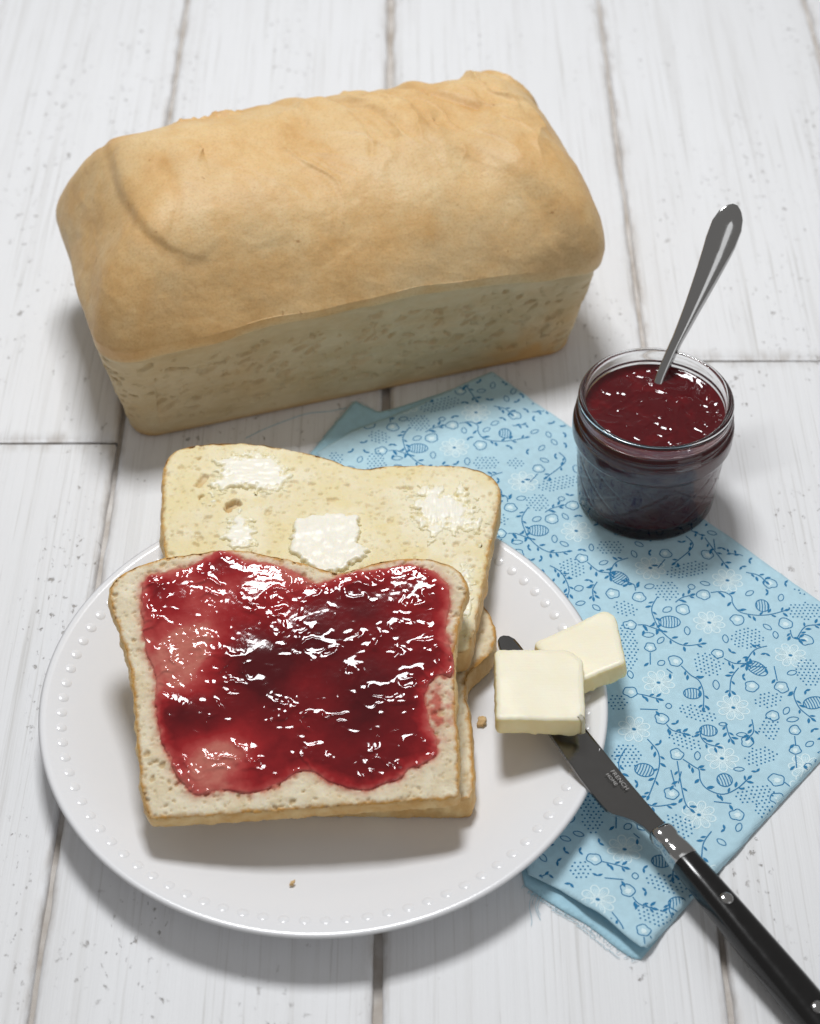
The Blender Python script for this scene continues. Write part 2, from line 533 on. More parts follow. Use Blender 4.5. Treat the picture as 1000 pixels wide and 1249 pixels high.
# ------------------------------------------------------------------ loaf
loaf = empty('bread_loaf', (-0.1268, 0.0452, 0.0), (0, 0, math.atan2(0.298, 0.9545)))
tag(loaf, 'whole uncut white loaf with golden domed top lying behind the plate', 'bread')


def build_loaf():
    Lx, Ly, r = 0.108, 0.0570, 0.012        # half length, half depth, corner radius at the base
    n_arc, nl, nd = 60, 300, 150
    # base outline, counter-clockwise, with outward normals; straight sides cut fine
    pts, nor = [], []
    def seg(p, q, m, nn):
        for t in np.linspace(0, 1, m, endpoint=False):
            pts.append((p[0] + (q[0] - p[0]) * t, p[1] + (q[1] - p[1]) * t)); nor.append(nn)
    def arc(cx, cy, a0):
        for t in np.linspace(0, 1, n_arc, endpoint=False):
            a = a0 + t * math.pi / 2
            pts.append((cx + r * math.cos(a), cy + r * math.sin(a))); nor.append((math.cos(a), math.sin(a)))
    seg((-Lx + r, -Ly), (Lx - r, -Ly), nl, (0, -1)); arc(Lx - r, -Ly + r, -math.pi / 2)
    seg((Lx, -Ly + r), (Lx, Ly - r), nd, (1, 0)); arc(Lx - r, Ly - r, 0)
    seg((Lx - r, Ly), (-Lx + r, Ly), nl, (0, 1)); arc(-Lx + r, Ly - r, math.pi / 2)
    seg((-Lx, Ly - r), (-Lx, -Ly + r), nd, (-1, 0)); arc(-Lx + r, -Ly + r, math.pi)
    P0 = np.array(pts); N0 = np.array(nor); n = len(P0)
    sx = np.clip((P0[:, 0] + Lx) / (2 * Lx), 0, 1)
    right = sstep(0.80, 1.0, sx)
    zl = 0.0525 + 0.0095 * np.sin(math.pi * sx) + 0.0012 * perlin(sx * 9, P0[:, 1] * 30)   # pan line
    flare = 0.0058 + 0.0062 * right * sstep(0.0, 0.9, N0[:, 0]) + 0.0042 * np.clip(-N0[:, 0], 0, 1)
    # ---- side wall rows
    nw = 95
    ts = np.linspace(0, 1, nw)
    rows = []
    for t in ts:
        z = zl * t
        o = flare * t - 0.0018 * (1 - np.minimum(1, z / 0.004)) ** 2
        rows.append(np.stack([P0[:, 0] + N0[:, 0] * o, P0[:, 1] + N0[:, 1] * o, z], 1))
    W = np.array(rows)
    S = np.cumsum(np.r_[0, np.hypot(*np.diff(P0, axis=0).T)])
    Sg = np.repeat(S[None], nw, 0); Zg = W[:, :, 2]
    # pores pressed into the pan crust: flattened, ragged dents in a band across the middle
    warp = fbm(Sg * 160, Zg * 260, 0.3, 4) * 0.0022
    dent = np.zeros_like(Sg); rs = np.random.RandomState(11)
    ptot = S[-1]
    for _ in range(2800):
        s0 = rs.rand() * ptot; zz = 0.005 + 0.046 * rs.beta(2.0, 1.8)
        big = rs.rand() < 0.16
        a = rs.uniform(0.0014, 0.0034) if big else rs.uniform(0.0004, 0.0014)
        b = a * rs.uniform(0.28, 0.65); dp = min(0.0018, b * rs.uniform(0.9, 1.7))
        ang = rs.normal(0.06, 0.30)
        jm = np.where(np.abs(S - s0) < a * 1.6)[0]
        if len(jm) == 0:
            continue
        ds = Sg[:, jm] - s0 + warp[:, jm]; dz = Zg[:, jm] - zz + warp[:, jm] * 0.7
        u = ds * math.cos(ang) + dz * math.sin(ang); v = -ds * math.sin(ang) + dz * math.cos(ang)
        q = (u / a) ** 2 + (v / b) ** 2
        dent[:, jm] = np.maximum(dent[:, jm], dp * np.clip(1.05 - q, 0, 1) ** 0.8)
    low = fbm(Sg * 28, Zg * 45, 2.2, 3) * 0.0012 + fbm(Sg * 190, Zg * 330, 4.2, 3) * 0.00032
    fade = sstep(0.0, 0.08, ts)[:, None] * sstep(1.0, 0.96, ts)[:, None]
    dd = (low - dent) * fade
    W[:, :, 0] += N0[:, 0] * dd; W[:, :, 1] += N0[:, 1] * dd
    brown = np.clip(sstep(0.12, 0.0, ts)[:, None] * 0.55 + sstep(0.72, 0.92, np.repeat(sx[None], nw, 0)) * (N0[:, 1] < 0.5) *
                    sstep(0.035, 0.006, Zg) * (0.55 + 0.9 * fbm(Sg * 60, Zg * 60, 1.0, 3)) + 0.25 * fbm(Sg * 40, Zg * 40, 8, 3), 0, 0.85)
    idx = np.arange(nw * n).reshape(nw, n)
    def quads(idx):
        a = idx[:-1]; b = idx[1:]
        return np.stack([a, np.roll(a, -1, 1), np.roll(b, -1, 1), b], -1).reshape(-1, 4)
    Qw = quads(idx)
    V = W.reshape(-1, 3)
    # bottom
    bc = len(V); V = np.concatenate([V, [[0, 0, 0.0]]])
    tri = np.stack([np.roll(idx[0], -1), idx[0], np.full(n, bc), np.full(n, bc)], -1)[:, :3]
    me = bpy.data.meshes.new('pan_crust')
    ctr = np.array([Lx, Ly, 0])
    allf = [tuple(q) for q in Qw.tolist()] + [tuple(q) for q in tri.tolist()]
    me.from_pydata((V + ctr).tolist(), [], allf)
    me.materials.append(M_side)
    me.polygons.foreach_set('use_smooth', np.ones(len(me.polygons), bool))
    for nm, arr in (('brown', np.r_[brown.ravel(), 0.5]), ('pore', np.r_[(dent / 0.001).ravel().clip(0, 1), 0])):
        at = me.attributes.new(nm, 'FLOAT', 'POINT'); at.data.foreach_set('value', arr.astype(np.float32))
    link('pan_crust', me, loaf)
    # ---- dome rows
    nb, nt2 = 34, 190
    rows = []; tr = []
    bulge = 0.0010 + 0.0064 * np.sin(math.pi * np.clip(sx, 0.001, 0.999)) ** 0.7 * N0[:, 1] ** 2 + 0.0018 * right * sstep(0.0, 0.9, N0[:, 0]) + 0.0012 * perlin(sx * 6 + 3, P0[:, 1] * 40)
    end = np.abs(N0[:, 0])
    last = W[-1]
    zb = zl + 0.0065
    for t in np.linspace(0, 1, nb):
        o = flare + bulge * np.sin(t * math.pi / 2)
        z = zl + (zb - zl) * (1 - math.cos(t * math.pi / 2)) - 0.0014 * math.sin(t * math.pi)
        if t == 0:
            rows.append(last.copy())
        else:
            rows.append(np.stack([P0[:, 0] + N0[:, 0] * o, P0[:, 1] + N0[:, 1] * o, z], 1))
        tr.append(np.full(n, t * 0.12))
    B = rows[-1]
    R = np.stack([np.clip(P0[:, 0], -(Lx - Ly * 0.95), Lx - Ly * 0.95), np.zeros(n)], 1)
    H = 0.1125 - 0.0080 * sx
    ffull = np.clip(-N0[:, 1], 0, 1) * np.sin(math.pi * sx) ** 0.6
    ffull = np.convolve(np.r_[ffull[-40:], ffull, ffull[:40]], np.ones(81) / 81, 'same')[40:-40]
    rfull = right * np.clip(N0[:, 0], 0, 1)
    rfull = np.convolve(np.r_[rfull[-40:], rfull, rfull[:40]], np.ones(81) / 81, 'same')[40:-40]
    for t in np.linspace(0, 1, nt2)[1:]:
        f = 1 - t ** 1.15
        zz = zb + (H - zb) * (1 - f ** (2.7 + 1.6 * rfull - 0.2 * ffull)) ** (0.84 - 0.30 * rfull + 0.16 * ffull)
        rows.append(np.stack([R[:, 0] + (B[:, 0] - R[:, 0]) * f, R[:, 1] + (B[:, 1] - R[:, 1]) * f, zz], 1))
        tr.append(np.full(n, 0.12 + 0.88 * t))
    D = np.array(rows); T_ = np.array(tr)
    # normals
    def normals(D):
        du = np.roll(D, -1, 1) - np.roll(D, 1, 1)
        dv = np.gradient(D, axis=0)
        nn = np.cross(du, dv); l = np.linalg.norm(nn, axis=2, keepdims=True)
        return nn / np.maximum(l, 1e-12)
    NN = normals(D)
    x, y, z = D[..., 0], D[..., 1], D[..., 2]
    s = x + Lx; d = y + Ly
    amp = sstep(0.03, 0.09, T_)
    wx = x + 0.012 * fbm(x * 22, y * 22, z * 22 + 3, 3); wy = y + 0.012 * fbm(x * 22 + 8, y * 22, z * 22, 3)
    disp = 0.0030 * fbm(x * 17, y * 17, z * 17, 2) + 0.0006 * fbm(wx * 48, wy * 36, z * 48, 3)
    rid = 1 - np.abs(perlin(wx * 34 + wy * 18, wy * 12 - wx * 6, z * 14)) * 2.2     # stretched folds of dough
    foldzone = sstep(0.075, 0.125, s) * sstep(0.02, 0.05, d)
    disp += (0.0021 * np.clip(rid, 0, 1) ** 3) * (0.10 + 0.90 * foldzone)
    rid2 = 1 - np.abs(perlin(wx * 75 + wy * 46, wy * 26 - wx * 14, z * 20)) * 2.4
    disp += (0.0009 * np.clip(rid2, 0, 1) ** 3) * (0.04 + 0.96 * foldzone)
    disp += 0.00006 * fbm(x * 260, y * 330, z * 330, 3)
    brown = np.zeros_like(x)
    flat2 = np.stack([s.ravel(), d.ravel()], 1)
    def crease(pts, width, depth, step=0.0, br=0.5):
        nonlocal disp, brown
        P = smooth_loop(pts, 60, closed=False)
        dist = dist_poly(P, flat2, closed=False).reshape(x.shape)
        disp = disp - depth * np.exp(-(dist / width) ** 2)
        brown = np.maximum(brown, br * np.exp(-(dist / (width * 1.3)) ** 2))
        return dist
    # the dough's seam round the left end, and shorter folds
    crease([(0.020, 0.128), (0.0165, 0.108), (0.016, 0.085), (0.014, 0.062), (0.015, 0.038), (0.018, 0.022), (0.028, 0.010), (0.040, 0.006)], 0.0030, 0.0005, br=0.35)
    _c = smooth_loop(np.array([(0.006, 0.044), (0.014, 0.026), (0.024, 0.0185), (0.040, 0.0150), (0.062, 0.0135), (0.085, 0.0150), (0.108, 0.0170), (0.128, 0.021)]), 200, closed=False)
    sc_ = np.interp(d, _c[:, 0], _c[:, 1]) + 0.0012 * perlin(d * 60, 0.5)
    disp += 0.0014 * sstep(-0.0022, 0.0036, s - sc_) * np.exp(-np.clip(s - sc_, 0, 1) / 0.022) * sstep(0.004, 0.02, d) * sstep(0.132, 0.118, d)
    crease([(0.118, 0.120), (0.124, 0.096), (0.136, 0.078), (0.142, 0.060)], 0.0030, 0.0024, br=0.3)
    crease([(0.150, 0.118), (0.160, 0.100), (0.168, 0.084), (0.186, 0.066)], 0.0028, 0.0022, br=0.25)
    crease([(0.168, 0.124), (0.176, 0.108), (0.190, 0.094), (0.198, 0.078)], 0.0026, 0.0016, br=0.2)
    crease([(0.108, 0.116), (0.113, 0.104), (0.126, 0.092), (0.133, 0.070), (0.140, 0.050)], 0.0030, 0.0016, br=0.2)
    crease([(0.140, 0.112), (0.150, 0.092), (0.158, 0.070), (0.160, 0.052)], 0.0026, 0.0013, br=0.15)
    crease([(0.092, 0.112), (0.103, 0.090), (0.104, 0.070)], 0.0030, 0.0013, br=0.1)
    crease([(0.128, 0.075), (0.131, 0.055), (0.128, 0.042)], 0.0018, 0.0010, br=0.15)
    # ruffled torn rim at the back
    rim = np.exp(-((d - 0.100) / 0.007) ** 2) * sstep(0.045, 0.055, s) * sstep(0.085, 0.072, s) * (z > 0.075)
    disp += 0.0042 * np.clip(fbm(x * 130, y * 200, z * 130, 3) + 0.1, 0, 1) * rim
    pole = sstep(0.72, 0.93, T_)[..., None]
    NN = NN * (1 - pole) + np.array([0, 0, 1.0]) * pole; NN /= np.linalg.norm(NN, axis=2, keepdims=True)
    D = D + NN * (disp * amp)[..., None]
    pale = np.clip(sstep(0.105, 0.03, T_ + 0.03 * fbm(x * 60, y * 60, z * 60, 3)) * 0.85 + 0.38 * sstep(0.0, 0.40, fbm(x * 36, y * 26, z * 30 + 7, 3)), 0, 1)
    brown = np.clip(brown + 0.25 * sstep(0.16, 0.22, T_) * sstep(0.40, 0.24, T_) * (0.5 + fbm(x * 40, y * 40, z * 40, 3)), 0, 1) * (T_ > 0.10)
    idx = np.arange(D.shape[0] * n).reshape(D.shape[0], n)
    me = mesh_np('top_crust', D.reshape(-1, 3) + ctr, quads(idx), [M_crust], True, {'pale': pale.ravel(), 'brown': brown.ravel()})
    tc = link('top_crust', me, loaf)

build_loaf()

# ------------------------------------------------------------------ plate
PC = (-0.034, -0.1195)
plate = empty('dinner_plate', (PC[0], PC[1], 0.0)); tag(plate, 'round white porcelain plate with beaded rim under the bread slices', 'plate')
PLATE_PROF = [(0.0, 0.0062), (0.030, 0.0062), (0.060, 0.0063), (0.070, 0.0065), (0.076, 0.0071), (0.081, 0.0082), (0.087, 0.0101),
              (0.094, 0.0124), (0.101, 0.0147), (0.107, 0.0167), (0.1100, 0.0177), (0.1112, 0.01795), (0.1119, 0.0177), (0.1121, 0.0171),
              (0.1118, 0.0163), (0.1105, 0.0156), (0.106, 0.0140), (0.098, 0.0113), (0.088, 0.0080), (0.078, 0.0050), (0.070, 0.0034),
              (0.0635, 0.0028), (0.0625, 0.0008), (0.0610, 0.0003), (0.0595, 0.0008), (0.0585, 0.0030), (0.030, 0.0036), (0.0, 0.0036)]
prof = smooth_loop(PLATE_PROF, 120, closed=False)
prof[0, 0] = prof[-1, 0] = 1e-5
V, Q = lathe(prof[::-1], 220)
link('dish', mesh_np('dish', V, Q, [M_porc]), plate)
_pp = np.array(PLATE_PROF[:12])
plate_z = lambda r: float(np.interp(r, _pp[:, 0], _pp[:, 1]))
bm = bmesh.new(); bmesh.ops.create_icosphere(bm, subdivisions=3, radius=1.0)
for v in bm.verts:
    v.co.z *= 0.36; v.co.x *= 1.0
bead_me = bpy.data.meshes.new('bead'); bm.to_mesh(bead_me); bm.free()
bead_me.materials.append(M_porc)
bead_me.polygons.foreach_set('use_smooth', np.ones(len(bead_me.polygons), bool))
NB = 86
slope = math.atan2(0.0167 - 0.0147, 0.006)
for i in range(NB):
    a = 2 * math.pi * i / NB
    rr = 0.1035
    o = link('bead', bead_me, plate, (rr * math.cos(a), rr * math.sin(a), plate_z(rr) - 0.00035), (0, -slope, a))
    o.scale = (0.0025, 0.0025, 0.0021)

# ------------------------------------------------------------------ bread slices
MM = 0.001


def make_slice(root, outline_mm, thick, mcrumb, seed, res, holes=(), jam_poly=None, mottle=1.0, films=()):
    """Crumb face on top at z = 0 of the root, crust round the sides."""
    n = 520
    poly = smooth_loop(np.array(outline_mm) * MM, n)
    S = np.linspace(0, 1, n, endpoint=False) * 2 * math.pi
    wob = 0.00045 * fbm(np.cos(S) * 14, np.sin(S) * 14, seed, 4)
    tan = np.roll(poly, -1, 0) - np.roll(poly, 1, 0); tan /= np.linalg.norm(tan, axis=1)[:, None]
    area2 = np.sum(poly[:, 0] * np.roll(poly[:, 1], -1) - np.roll(poly[:, 0], -1) * poly[:, 1])
    sg = 1 if area2 > 0 else -1
    nrm = np.stack([tan[:, 1], -tan[:, 0]], 1) * sg
    poly = poly + nrm * wob[:, None]
    P, Q = grid_poly(poly, res)
    dist = dist_poly(poly[::2], P)
    x, y = P[:, 0], P[:, 1]
    rs = np.random.RandomState(seed)
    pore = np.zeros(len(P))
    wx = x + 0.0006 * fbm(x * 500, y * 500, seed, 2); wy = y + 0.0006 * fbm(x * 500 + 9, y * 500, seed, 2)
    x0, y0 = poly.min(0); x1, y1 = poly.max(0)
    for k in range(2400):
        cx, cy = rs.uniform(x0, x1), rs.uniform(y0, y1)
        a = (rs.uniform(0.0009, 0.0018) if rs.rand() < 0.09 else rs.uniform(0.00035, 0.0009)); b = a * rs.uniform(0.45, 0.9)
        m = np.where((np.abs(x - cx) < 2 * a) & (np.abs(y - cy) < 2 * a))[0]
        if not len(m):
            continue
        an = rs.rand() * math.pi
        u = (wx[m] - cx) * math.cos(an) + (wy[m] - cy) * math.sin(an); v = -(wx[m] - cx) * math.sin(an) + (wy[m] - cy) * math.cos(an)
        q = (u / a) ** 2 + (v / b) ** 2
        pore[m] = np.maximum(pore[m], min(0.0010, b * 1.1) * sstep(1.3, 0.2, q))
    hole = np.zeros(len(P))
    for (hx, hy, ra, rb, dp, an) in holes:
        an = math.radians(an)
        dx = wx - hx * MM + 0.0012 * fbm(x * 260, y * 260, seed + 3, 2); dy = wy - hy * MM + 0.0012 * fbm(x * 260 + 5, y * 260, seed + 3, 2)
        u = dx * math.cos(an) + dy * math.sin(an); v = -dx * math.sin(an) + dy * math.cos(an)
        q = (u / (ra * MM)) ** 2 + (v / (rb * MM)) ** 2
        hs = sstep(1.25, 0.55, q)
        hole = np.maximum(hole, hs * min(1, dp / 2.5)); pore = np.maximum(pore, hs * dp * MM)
    z = -pore + 0.0006 * fbm(x * 90, y * 90, seed, 3) + 0.00014 * fbm(x * 420, y * 420, seed, 3) * mottle + 0.0001 * fbm(x * 1000, y * 1000, seed, 2)
    z -= 0.0011 * np.exp(-dist / 0.0010)
    edge = np.clip(1 - dist / 0.0026, 0, 1)
    stain = np.zeros(len(P))
    if jam_poly is not None:
        jd = dist_poly(jam_poly[::2], P); ins = inside(jam_poly, P)
        stain = np.where(ins, 0.95, np.clip(np.exp(-jd / 0.0013) * (0.75 + 0.8 * fbm(x * 300, y * 300, 2.0, 3)), 0, 0.9))
        # a dry smear where the jam was scraped away
        sm = np.exp(-(((x - 0.0485) / 0.006) ** 2 + ((y + 0.016) / 0.012) ** 2)) * (0.95 + 1.2 * fbm(x * 260, y * 260, 4.0, 3))
        stain = np.clip(np.maximum(stain, sm * 0.85), 0, 0.95)
    film = np.zeros(len(P))
    for (cx, cy, rx, ry, st_) in films:
        q = np.exp(-(((x / MM - cx) / rx) ** 2 + ((y / MM - cy) / ry) ** 2))
        film = np.maximum(film, st_ * sstep(0.15, 0.75, q + 0.35 * fbm(x * 130, y * 130, 9.0, 4)))
    V = np.stack([x, y, z], 1)
    crumb = link('crumb', mesh_np('crumb', V, Q, [mcrumb], True, {'edge': edge, 'hole': hole, 'stain': stain, 'pore': np.clip(pore / 0.0009, 0, 1), 'film': film}), root)
    # crust: rolled side wall from the face down, and the under side
    m = 14; rows = []
    for t in np.linspace(0, 1, m):
        zz = -0.0006 - (thick - 0.0006) * t
        o = 0.0007 * math.sin(t * math.pi) - 0.0012 * max(0, (t - 0.86) / 0.14) ** 2 - (0.0004 if t == 0 else 0)
        o = o + 0.0009 * fbm(np.cos(S) * 9 + t * 0.8, np.sin(S) * 9, seed + 7, 3) * math.sin(t * math.pi) + 0.00025 * fbm(np.cos(S) * 60 + t * 3, np.sin(S) * 60, seed, 2)
        q = poly + nrm * np.asarray(o).reshape(-1, 1)
        rows.append(np.concatenate([q, np.full((n, 1), zz)], 1))
    V = np.concatenate(rows)
    ii = np.arange(m * n).reshape(m, n)
    a, b = ii[:-1], ii[1:]
    Q2 = np.stack([a, b, np.roll(b, -1, 1), np.roll(a, -1, 1)], -1).reshape(-1, 4)
    if sg < 0:
        Q2 = Q2[:, ::-1]
    link('crust', mesh_np('crust', V, Q2, [M_rind], True), root)
    Pu, Qu = grid_poly(rows[-1][:, :2], 0.003)
    Vu = np.concatenate([Pu, np.full((len(Pu), 1), -thick)], 1)
    under = link('underside', mesh_np('underside', Vu, Qu[:, ::-1].copy(), [mcrumb], True,
                 {'edge': np.zeros(len(Pu)), 'hole': np.zeros(len(Pu)), 'stain': np.zeros(len(Pu)), 'pore': np.zeros(len(Pu)), 'film': np.zeros(len(Pu))}), root)
    return crumb


def patch(name, root, poly, hfun, res, m, lift=0.0, rim=0.0014):
    """A spread lying on the slice: height field over poly, rim rolled down into the crumb."""
    P, Q = grid_poly(poly, res)
    d = dist_poly(poly, P)
    h, th = hfun(P[:, 0], P[:, 1], d)
    r = np.clip(d / rim, 0, 1)
    prof = np.sqrt(np.clip(1 - (1 - r) ** 2, 0, 1))
    z = lift + h * prof - 0.0012 * (1 - np.clip(d / (res * 1.2), 0, 1))
    me = mesh_np(name, np.stack([P[:, 0], P[:, 1], z], 1), Q, [m], True, {'thick': th})
    return link(name, me, root)


# lowest slice, flat on the plate
outC = [(56.2, -49.2), (57.4, -34.8), (56.6, -14.8), (55.0, 1.7), (56.5, 9.3), (61.9, 16.5), (66.4, 22.2), (67.9, 31.0), (66.5, 40.0), (62.4, 47.7), (54.8, 52.7),
        (30, 55), (5, 51), (-20, 54), (-45, 55), (-60, 51), (-67, 42), (-68, 32), (-64, 20), (-57, 8), (-55, -10), (-55, -35), (-54, -47), (-48, -51), (0, -51.5), (50, -52)]
sC = empty('bread_slice', (-0.033, -0.12, 0.0198))
tag(sC, 'bottom bread slice of the stack, flat on the plate under both others, mostly hidden', 'bread slice', 'bread slices stacked on the plate')
make_slice(sC, outC, 0.0132, M_crumbF, 21, 0.0011)

# buttered slice
outE = [(-71.0, 19.5), (-72.4, 39.1), (-73.2, 55.5), (-70.4, 63.0), (-63.2, 67.8), (-49.4, 70.0), (-35.0, 69.5), (-20.6, 66.4), (-4.3, 61.0), (6.5, 55.5), (13.6, 53.6), (22.4, 55.4),
        (40.1, 56.0), (56.0, 55.0), (66.0, 51.0), (70.9, 44.1), (71.4, 36.6), (68.5, 19.5), (64.6, -4.1), (60.6, -26.8), (58.0, -42.0), (56.6, -48.5), (52.6, -51.5), (44.0, -52.5),
        (0, -54), (-50.0, -56), (-59, -55.5), (-63.0, -51), (-64.3, -38), (-66.4, -8.7)]
sE = empty('bread_slice', (-0.033, -0.06, 0.0332))
tag(sE, 'middle bread slice spread with butter, lying behind and under the jam slice', 'bread slice', 'bread slices stacked on the plate')
make_slice(sE, outE, 0.0128, M_crumbE, 33, 0.00050, holes=[(-41.5, 31.5, 3.4, 2.6, 3.2, 20), (-43.5, 29.5, 1.8, 3.2, 3.0, 10), (56.0, 38.5, 1.7, 3.2, 4.0, -15), (53.8, 36.6, 1.5, 1.6, 3.0, 0),
           (-56.4, 45.5, 1.8, 4.4, 1.6, -20), (31.3, 41.6, 3.2, 1.6, 1.2, 5), (-55.8, 35.8, 0.7, 2.0, 2.0, -30), (-34.0, 64.0, 1.2, 0.8, 1.5, 0), (-58, 60, 1.5, 0.8, 1.4, 10), (0.5, 34, 3.0, 1.0, 0.9, 12)], mottle=1.0,
           films=[(-34, 50, 22, 19, 0.6), (-36, 16, 12, 16, 0.55), (0, 8, 19, 21, 0.5), (48, 27, 23, 25, 0.7), (54, -18, 8, 26, 0.7)])


def rough(poly_mm, n, amp, f, seed):
    P = smooth_loop(np.array(poly_mm) * MM, n)
    c = P.mean(0)
    dirv = P - c; dirv /= np.linalg.norm(dirv, axis=1)[:, None]
    k = fbm(P[:, 0] * f, P[:, 1] * f, seed, 4)
    return P + dirv * (k * amp)[:, None]


def butter_h(base, amp, f, seed, dirx=1.0, diry=1.0):
    def fn(x, y, d):
        h = base + amp * fbm(x * f * dirx, y * f * diry, seed, 4) + amp * 0.35 * (1 - np.abs(perlin(x * f * 2.6 * dirx, y * f * 2.6 * diry, seed + 3)) * 2)
        return np.maximum(h, 0.0002), np.ones_like(x)
    return fn


def flecks(name, root, cx, cy, rx, ry, cnt, seed, res=0.0004):
    """Thin broken film of butter: a height field that only shows where it stands above the crumb."""
    th = np.linspace(0, 2 * math.pi, 120, endpoint=False)
    k = 1 + 0.25 * fbm(np.cos(th) * 1.5, np.sin(th) * 1.5, seed, 3)
    poly = np.stack([cx + rx * np.cos(th) * k, cy + ry * np.sin(th) * k], 1) * MM
    P, Q = grid_poly(poly, res); d = dist_poly(poly, P); x, y = P.T
    f = fbm(x * 150, y * 120, seed, 4) + 0.5 * fbm(x * 420, y * 300, seed + 2, 3) - 0.9 * (1 - np.clip(d / (0.45 * min(rx, ry) * MM), 0, 1)) + cnt
    h = np.clip(f * 0.0011, -0.0016, 0.0010)
    keep = (h[Q] > -0.0013).any(1)
    Q = Q[keep]; used = np.unique(Q); rm = np.full(len(P), -1); rm[used] = np.arange(len(used))
    return link(name, mesh_np(name, np.stack([x, y, h], 1)[used], rm[Q], [M_smear], True), root)


def smear(poly, hmax, wide, seed, drag=(60, 150), comb=0.0):
    """Butter dragged over the crumb: thick inside, feathering out to a broken film at its rim."""
    P, Q = grid_poly(poly, 0.0004); d = dist_poly(poly, P); x, y = P.T
    n = fbm(x * drag[0], y * drag[1], seed, 4) + 0.8 * fbm(x * 380, y * 380, seed + 2, 3)
    f = sstep(0.0, wide, d + wide * 0.75 * n) - 0.22 * (1 - np.clip(d / (wide * 1.2), 0, 1))
    rid = 0.22 * fbm(x * drag[0] * 2.2, y * drag[1] * 1.6, seed + 6, 3) + comb * np.abs(perlin(x * 330, y * 60, seed))
    h = -0.0004 + f * hmax * (1 + rid)
    keep = (h[Q] > -0.0009).any(1); Q = Q[keep]; used = np.unique(Q); rm = np.full(len(P), -1); rm[used] = np.arange(len(used))
    h = np.where(h < -0.0001, h - 0.0008, h)
    return link('butter_smear', mesh_np('butter_smear', np.stack([x, y, h], 1)[used], rm[Q], [M_smear], True, {'thick': np.clip(f, 0, 1)[used]}), sE)


smear(rough([(-53, 58.0), (-49, 64.5), (-40, 66.0), (-30, 64), (-20, 57), (-14.5, 49), (-17, 40), (-26, 36.5), (-36, 38.0), (-42, 37), (-47, 33), (-51, 30), (-56, 30), (-56, 36), (-53, 42), (-52.5, 50)], 240, 0.0014, 200, 3), 0.0017, 0.0060, 2)
smear(rough([(-46, 19), (-43, 27), (-38.5, 30), (-33, 24), (-29, 17), (-28, 9), (-32, 4), (-39, 3), (-45, 8)], 170, 0.0014, 240, 5), 0.0014, 0.0048, 6)
smear(rough([(-16, 22), (-8, 25), (-1.5, 26.0), (5, 25.2), (12.0, 24.4), (13.2, 15), (14.0, 8.5), (17, 5), (16, -1), (11, -5), (6, -8.5), (0, -11), (-6, -10), (-10, -5), (-15, 0), (-18.0, 6), (-16.8, 13)], 260, 0.0012, 300, 8), 0.0024, 0.0021, 9, drag=(60, 60))
smear(rough([(29, 40), (34, 46), (44, 47.5), (54, 46), (61, 38), (66, 30), (65, 14), (60, 6), (52, 10), (45, 6), (37, 4), (32, 14), (29, 28)], 240, 0.0020, 200, 11), 0.0013, 0.0110, 14, drag=(190, 120), comb=0.5)
smear(rough([(50, -4), (57, -2), (60, -14), (57.5, -34), (52, -40), (48, -30), (49, -16)], 180, 0.0014, 240, 12), 0.0010, 0.0042, 17, drag=(160, 90))

# jam slice
outF = [(-57.9, -58.0), (-61.2, -45.4), (-63.9, -28.9), (-66.4, -10.3), (-70.1, 5.2), (-74.9, 19.3), (-78.6, 30.1), (-79.1, 37.0), (-76.0, 41.7), (-68.2, 46.5), (-57.1, 50.2), (-44.3, 52.4), (-34.6, 53.6), (-23.2, 52.4), (-11.7, 49.8), (-0.3, 46.5), (9.5, 43.4), (14.3, 43.9), (22.3, 46.8), (32.0, 49.1), (45.0, 49.5), (54.7, 46.5), (59.8, 41.4), (61.0, 34.8), (58.6, 25.4), (56.2, 10.5), (55.7, -3.5), (56.1, -20.5), (56.8, -37.2), (56.7, -47.7), (55.5, -50.9), (50.6, -52.2), (32.5, -53.5), (14.3, -54.8), (-6.7, -56.4), (-27.8, -58.0), (-45.8, -59.3), (-54.2, -59.9)]
jam_mm = [(-66.8, 34.8), (-64.6, 40.6), (-56.8, 43.9), (-48.8, 45.8), (-38.8, 52.2), (-34.6, 53.0), (-26.3, 48.6), (-16.5, 47.3), (-5.1, 42.8), (1.5, 38.3), (9.5, 40.6), (15.9, 43.2), (28.8, 45.4), (38.5, 46.5), (48.2, 43.9), (53.0, 37.3), (54.2, 28.3), (52.8, 19.3), (54.9, 7.0), (54.8, -1.7), (50.5, -2.0), (47.0, -5.0), (44.5, -9.5), (44.5, -15.4), (46.5, -22.2), (49.0, -28.9), (48.2, -35.5), (43.1, -38.8), (38.5, -40.5), (35.5, -43.7), (24.9, -48.6), (17.3, -48.6), (8.1, -45.4), (3.5, -42.1), (-2.7, -41.1), (-8.6, -45.4), (-19.1, -49.6), (-31.2, -48.6), (-40.2, -50.6), (-46.6, -45.4), (-51.1, -37.2), (-54.6, -28.9), (-57.4, -20.5), (-58.8, -3.5), (-62.3, 7.0), (-65.5, 21.1)]
jam_poly = rough(jam_mm, 460, 0.0010, 150, 4)
sF = empty('bread_slice', (-0.0385, -0.130, 0.0438), (math.radians(14.6), 0, 0))
tag(sF, 'top bread slice thickly spread with glossy red jam, tilted at the front of the plate', 'bread slice', 'bread slices stacked on the plate')
make_slice(sF, outF, 0.0088, M_crumbF, 45, 0.00048, jam_poly=jam_poly)


